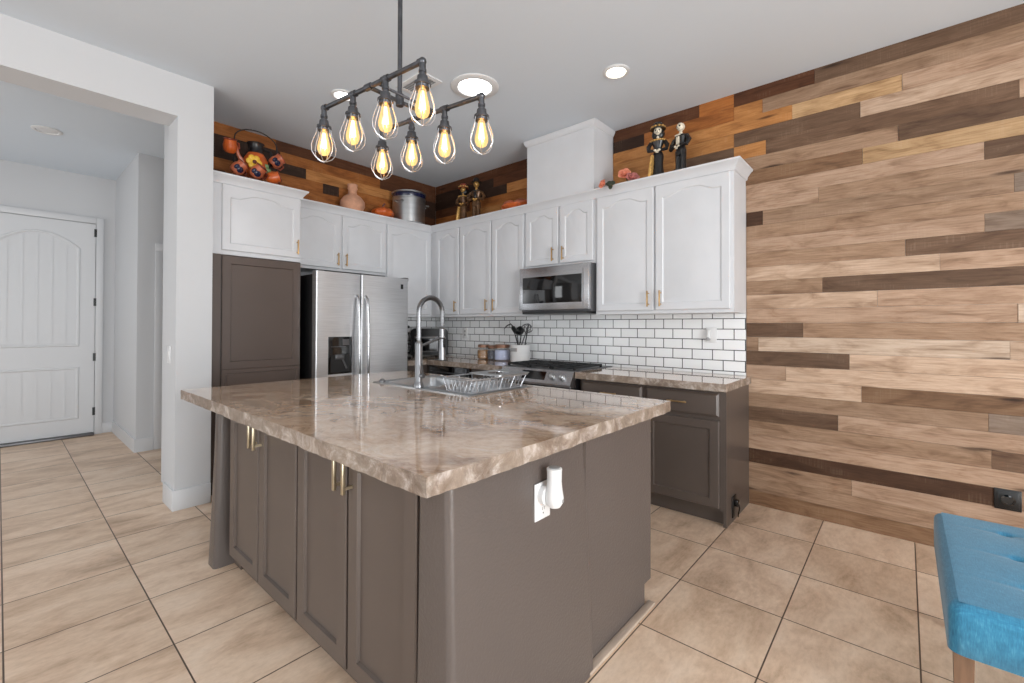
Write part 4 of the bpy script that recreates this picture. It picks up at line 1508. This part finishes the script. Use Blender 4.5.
def figurine(label, x, y, h, female, mats, yaw=0.0):
    """slim ceramic skeleton figure"""
    bone, cloth, acc, hatm = mats
    t = thing('skeleton_figurine', label, 'figurine', (x, y, ZT))
    m = Matrix.Translation((x, y, ZT)) @ Matrix.Rotation(yaw, 4, 'Z') @ Matrix.Diagonal((h * 1.12, h * 1.12, h, 1))
    # gown or suit
    g = G(m)
    if female:
        g.lathe([(.115, 0), (.11, .02), (.085, .15), (.075, .28), (.088, .38), (.082, .43), (.052, .50), (.062, .56), (.088, .62), (.105, .66), (.085, .69), (.03, .71)], (0, 0, 0), 20, sy=.72)
    else:
        for s in (-1, 1):
            g.tube([(s * .045, 0, .0), (s * .045, 0, .2), (s * .04, 0, .42)], [.05, .045, .055], 10)
        g.lathe([(.10, .33), (.09, .42), (.075, .5), (.095, .6), (.115, .66), (.10, .69), (.035, .72)], (0, 0, 0), 18, sy=.62)
    for s in (-1, 1):
        if female:
            g.tube([(s * .10, -.0, .655), (s * .14, -.02, .58), (s * .13, -.05, .5), (s * .05, -.085, .48)], [.032, .034, .03, .024], 8)
        else:
            g.tube([(s * .11, .0, .66), (s * .165, -.01, .57), (s * .15, -.05, .48), (s * .06, -.085, .50)], [.036, .038, .034, .028], 8)
    g.build('gown' if female else 'suit', cloth, t)
    # skull, neck and hands in one body
    g = G(m)
    g.tube([(0, 0, .67), (0, -.002, .78)], [.028, .024], 8)
    g.ball((0, -.003, .845), (.06, .068, .07), 16, 12)
    g.ball((0, -.022, .805), (.036, .042, .036), 12, 8)
    for s in (-1, 1):
        g.ball((s * .03, -.09, .485), (.026, .02, .02), 10, 6)
    for k in (-.012, 0, .012):
        g.tube([(k, -.095, .48), (k * 1.3, -.1, .455), (k * 1.2, -.098, .435)], .006, 5)
    body = g.build('body', bone, t)
    g = G(m)
    for s in (-1, 1):
        g.ball((s * .024, -.055, .845), (.016, .014, .017), 10, 6)
    g.ball((0, -.066, .822), (.007, .006, .010), 8, 5)
    g.box((-.022, -.064, .795), (.022, -.058, .8))
    g.build('eye_sockets', 'black', body)
    if female:
        g = G(m)
        g.lathe([(.0, .905), (.095, .885), (.118, .878), (.105, .9), (.085, .915), (.082, .96), (.055, .99), (.0, .997)], (0, .01, 0), 22, caps=False)
        hat = g.build('hat', hatm, t)
        g = G(m)
        for i in range(10):
            a = 2 * PI * i / 10
            g.ball((.09 * math.cos(a), .01 + .09 * math.sin(a), .912), (.027, .027, .024), 8, 6)
        g.build('hat_flowers', acc, hat)
        g = G(m); g.ball((0, .028, .80), (.098, .06, .10), 16, 10); g.build('hair', 'black', t)
        g = G(m)
        for i in range(16):
            a = 2 * PI * i / 16
            g.ball((.10 * math.cos(a), .07 * math.sin(a), .675), (.026, .022, .02), 8, 6)
        g.build('collar', acc, t)
        g = G(m)
        g.tube([(-.07, -.05, .42), (-.085, -.07, .25), (-.105, -.06, .08), (-.10, -.05, .01)], [.03, .04, .045, .045], 8, flat=.45)
        g.build('sash', 'gold', t)
    else:
        if hatm:
            g = G(m); g.lathe([(.0, .89), (.10, .885), (.105, .895), (.064, .905), (.06, .965), (.05, .985), (.0, .988)], (0, 0, 0), 20, caps=False); g.build('hat', hatm, t)
        g = G(m); g.box((-.03, -.085, .52), (.03, -.058, .66), .01); g.box((-.05, -.086, .672), (.05, -.06, .70), .01); g.build('shirt_front', acc, t)
    return t


figurine('black skeleton lady figurine in a flowered hat on the right cabinet', 2.965, -.235, .445, True, ('bone', 'blackc', 'gold', 'blackc'), .25)
figurine('bare-skulled black-suited skeleton figurine on the right cabinet', 3.142, -.235, .425, False, ('bone', 'blackc', 'bone', None), -.35)
figurine('brown skeleton lady figurine with a reddish hat near the room corner', .685, -.17, .46, True, ('gold', 'bronze', 'gold', 'redclay'), .4)
figurine('dark suited figurine with a black hat near the room corner', .905, -.18, .475, False, ('gold', 'bronze', 'blackc', 'blackc'), .45)

# orange pottery dish, lying in front of the planks
t = thing('pottery_dish', 'low orange pottery dish with two lobes left of the vent chase', 'dish', (1.45, -.2, ZT))
g = G(); g.lathe([(.06, ZT), (.12, ZT + .02), (.165, ZT + .06), (.17, ZT + .075), (.155, ZT + .07), (.11, ZT + .04), (.0, ZT + .03)], (1.47, -.19, 0), 26, sy=.6, caps=False); g.build('bowl', 'orange', t)
g = G(); g.ball((1.40, -.19, ZT + .085), (.085, .06, .05)); g.ball((1.54, -.19, ZT + .08), (.09, .06, .045)); g.tube([(1.62, -.19, ZT + .085), (1.66, -.19, ZT + .11)], .012, 8); g.build('lobed_lid', 'orange2', t)

# roses
def rose(label, c, m, r, tilt=(0, 0, 0), stem=None):
    c = Vector(c)
    t = thing('artificial_rose', label, 'flower', c, 'artificial roses by the chase')
    R = Euler(tilt).to_matrix()
    g = G()
    for lay, (n, rad, hgt, op) in enumerate(((5, 1.0, .55, .95), (5, .72, .7, .6), (4, .45, .8, .35), (3, .22, .85, .15))):
        for k in range(n):
            a = 2 * PI * k / n + lay * .6
            u = R @ Vector((math.cos(a), math.sin(a), 0))
            v = R @ Vector((-math.sin(a), math.cos(a), 0))
            w_ = R @ Vector((0, 0, 1))
            pts = []
            for s in range(4):
                for q in range(5):
                    f = s / 3
                    b = (q - 2) / 2
                    wd = rad * r * (.25 + .55 * math.sin(PI * min(.85, f * .85 + .1)))
                    pos = c + u * (rad * r * (.15 + op * f)) + w_ * (hgt * r * f * (1.2 - .4 * op) - abs(b) * .0 ) + v * (wd * b) - u * (b * b * rad * r * .3)
                    pts.append(g.bm.verts.new(pos))
            for s in range(3):
                for q in range(4):
                    i = s * 5 + q
                    g.bm.faces.new((pts[i], pts[i + 1], pts[i + 6], pts[i + 5]))
    o = g.build('petals', m, t, recalc=False, angle=80)
    sd = o.modifiers.new('thickness', 'SOLIDIFY'); sd.thickness = .0015
    if stem:
        g = G(); g.tube(stem, .004, 6)
        e = Vector(stem[-1])
        for dx_, dz_ in ((.03, .015), (.0, -.03), (-.025, .02)):
            q = e + Vector((dx_, -.01, dz_))
            g.ball((e + q) / 2, (.02 + abs(dx_) * .3, .004, .012 + abs(dz_) * .4), 10, 6)
        g.build('stem', 'leafg', t)


rose('peach rose standing on the right cabinet beside the vent chase', (2.695, -.255, ZT + .09), 'rose', .05, (1.1, 0, .3), [(2.70, -.25, ZT + .075), (2.72, -.24, ZT + .03), (2.76, -.23, ZT + .02)])
rose('dusty pink rose lying behind the cabinet crown below the peach rose', (2.775, -.285, ZT + .036), 'rosep', .052, (.9, .2, .5), [(2.76, -.28, ZT + .025), (2.80, -.25, ZT + .01), (2.83, -.23, ZT + .012)])
rose('peach rosebud hanging over the cabinet crown at the chase corner', (2.575, -.385, 2.408), 'rose', .035, (1.2, -.9, 0), [(2.585, -.38, 2.408), (2.62, -.375, 2.424), (2.645, -.392, 2.392)])

# vase, pumpkin, stock pot on the fridge-side cabinets
g = G(); z = ZT
g.lathe([(.06, z), (.095, z + .015), (.122, z + .07), (.118, z + .12), (.085, z + .165), (.05, z + .19), (.042, z + .20), (.042, z + .235), (.05, z + .25), (.046, z + .275), (.052, z + .29), (.042, z + .29), (.036, z + .24)], (.19, -1.23, 0), 30)
tag(g.build('clay_vase', 'terra'), 'pale terracotta bottle vase above the refrigerator cabinet', 'vase')
t = thing('pottery_pumpkin', 'orange pottery pumpkin between the clay vase and the stock pot', 'pottery pumpkin', (.2, -.885, ZT))
g = G()
seg = 48
rings = []
for k in range(13):
    q = PI * k / 12
    ring = []
    for i in range(seg):
        a = 2 * PI * i / seg
        lob = 1 - .08 * (0.5 + 0.5 * math.cos(8 * a))
        r_ = max(.002, .122 * math.sin(q)) * lob
        ring.append((.2 + r_ * math.cos(a), -.885 + r_ * math.sin(a), ZT + .068 - .068 * math.cos(q) * (1 - .15 * math.sin(q))))
    rings.append(ring)
g.loops(rings, True, True); g.build('body', 'orange', t)
g = G(); g.tube([(.2, -.885, ZT + .13), (.205, -.88, ZT + .155), (.22, -.87, ZT + .17)], [.014, .01, .011], 8); g.build('stalk', 'deepor', t)
t = thing('stock_pot', 'large aluminium stock pot with a dark blue rim band', 'pot', (.2, -.55, ZT))
g = G(); z = ZT
g.lathe([(.165, z), (.178, z + .008), (.18, z + .27), (.184, z + .272), (.184, z + .285), (.176, z + .285), (.174, z + .02), (.0, z + .015)], (.2, -.55, 0), 40, caps=False); g.build('body', 'alu', t)
g = G(); g.lathe([(.1805, z + .285), (.1815, z + .287), (.1815, z + .328), (.18, z + .33), (.0, z + .325)], (.2, -.55, 0), 40, caps=False); g.build('rim_band', 'navy', t)
g = G(); g.lathe([(.186, z + .33), (.19, z + .335), (.19, z + .345), (.17, z + .352), (.0, z + .36)], (.2, -.55, 0), 40, caps=False); g.build('lid', 'alu', t)
for s in (-1, 1):
    a = .55 if s > 0 else .55 + PI
    u = Vector((math.cos(a), math.sin(a), 0)); v = Vector((-u.y, u.x, 0))
    a = -PI / 2 - .0
for s in (-1, 1):
    u = Vector((.35, s * .94, 0)).normalized(); v = Vector((-u.y, u.x, 0)); c = Vector((.2, -.55, z + .225))
    g = G(); g.tube([c + u * .178 - v * .05, c + u * .215 - v * .045, c + u * .222, c + u * .215 + v * .045, c + u * .178 + v * .05], .008, 8); g.build('handle', 'alu', t)

# pitcher-and-mug stand over the pantry
px, py = .42, -2.2
t = thing('mug_stand', 'black wire stand with a tall hoop carrying clay mugs and a pitcher', 'stand', (px, py, ZT))
g = G()
g.tube([(px + .1 * math.cos(2 * PI * i / 28), py + .16 * math.sin(2 * PI * i / 28), ZT + .006) for i in range(28)], .005, 6, closed=True)
hoop = [(px - .02, py - .155, ZT + .006), (px - .02, py - .165, ZT + .2), (px - .02, py - .16, ZT + .36)] + [(px - .02, py + .0 - .16 * math.cos(q), ZT + .36 + .10 * math.sin(q)) for q in [PI * k / 12 for k in range(1, 12)]] + [(px - .02, py + .16, ZT + .36), (px - .02, py + .165, ZT + .2), (px - .02, py + .155, ZT + .006)]
g.tube(hoop, .005, 6)
g.build('hoop_frame', 'iron', t)
hooks = [(-.165, .27), (.165, .27), (-.15, .15), (-.04, .10), (.13, .12)]
g = G()
for dyy, dzz in hooks:
    s = 1 if dyy > 0 else -1
    g.tube([(px - .02, py + (.165 * s), ZT + dzz + .02), (px + .03, py + dyy, ZT + dzz), (px + .06, py + dyy, ZT + dzz + .015)], .004, 6)
g.build('hook', 'iron', t)
# pitcher
t = thing('clay_pitcher', 'orange clay pitcher painted with a yellow flower and green leaf', 'pitcher', (px, py - .01, ZT + .09))
pz = ZT + .06
c = Vector((px - .005, py - .01, 0))
g = G(); g.lathe([(.05, pz), (.08, pz + .03), (.096, pz + .09), (.088, pz + .15), (.06, pz + .20)], c, 28); g.build('belly', 'orange', t)
g = G(); g.lathe([(.0605, pz + .195), (.05, pz + .23), (.056, pz + .27), (.066, pz + .285), (.058, pz + .285), (.044, pz + .23)], c, 24)
g.tube([c + Vector((0, .055, pz + .26)), c + Vector((0, .115, pz + .25)), c + Vector((0, .13, pz + .17)), c + Vector((0, .095, pz + .10))], .011, 8); g.build('neck_and_handle', 'blackc', t)
g = G(); g.tube([c + Vector((.0, -.085, pz + .10)), c + Vector((.01, -.13, pz + .16)), c + Vector((.01, -.15, pz + .24))], [.022, .014, .011], 8); g.build('spout', 'orange2', t)
g = G()
fc = c + Vector((.090, -.042, pz + .105))
for k in range(6):
    a = 2 * PI * k / 6
    g.ball(fc + Vector((.004, .034 * math.cos(a), .034 * math.sin(a))), (.012, .026, .026), 10, 6)
fl = g.build('painted_flower', 'yellow', t)
g = G(); g.ball(fc + Vector((.014, 0, 0)), (.006, .016, .016), 10, 6); g.build('flower_centre', 'deepor', fl)
g = G()
for dyy, dzz in ((.085, .0), (.10, -.03), (.07, -.045)): g.ball(c + Vector((.074, -.03 + dyy, pz + .10 + dzz)), (.014, .022, .02), 10, 6)
g.build('painted_leaf', 'greenp', t)


def mug(label, c, tilt, kind):
    t = thing('clay_mug', label, 'mug', c, 'clay mugs on the wire stand')
    R = Euler(tilt).to_matrix()
    m = Matrix.Translation(c) @ R.to_4x4()
    body, rim, fl = kind
    g = G(m); g.lathe([(.03, -.05), (.044, -.035), (.05, 0), (.042, .035), (.045, .052), (.038, .052), (.034, .03), (.036, -.02), (.0, -.035)], (0, 0, 0), 22, caps=False); g.build('bowl', body, t)
    g = G(m); g.tube([(.0, .042, .03), (.0, .072, .028), (.0, .078, -.008), (.0, .046, -.024)], .007, 8); g.build('handle', rim, t)
    g = G(m); g.tube([(.042 * math.cos(2 * PI * i / 20), .042 * math.sin(2 * PI * i / 20), .052) for i in range(20)], .0045, 6, closed=True); g.build('rim', rim, t)
    if fl:
        g = G(m); g.ball((.046, -.01, -.008), (.01, .026, .024), 12, 8); g.ball((.030, -.036, -.006), (.014, .018, .022), 12, 8); g.build('painted_patch', fl, t)


mug('plain orange clay mug hanging at upper left of the wire stand', (px + .03, py - .205, ZT + .262), (.25, .35, .4), ('orange', 'redclay', None))
mug('clay mug with a dark painted patch hanging right of the pitcher', (px + .03, py + .135, ZT + .232), (-.7, .5, .2), ('orange2', 'redclay', 'navy'))
mug('clay mug with a navy patch at lower left of the wire stand', (px + .09, py - .165, ZT + .085), (-.6, .5, .3), ('orange2', 'deepor', 'navy'))
mug('clay mug with a navy flower under the pitcher', (px + .14, py - .045, ZT + .078), (-.5, .6, .0), ('orange2', 'deepor', 'navy'))
mug('bright orange mug tipped over at lower right of the wire stand', (px + .1, py + .085, ZT + .07), (-1.2, .4, -.3), ('orange', 'deepor', None))
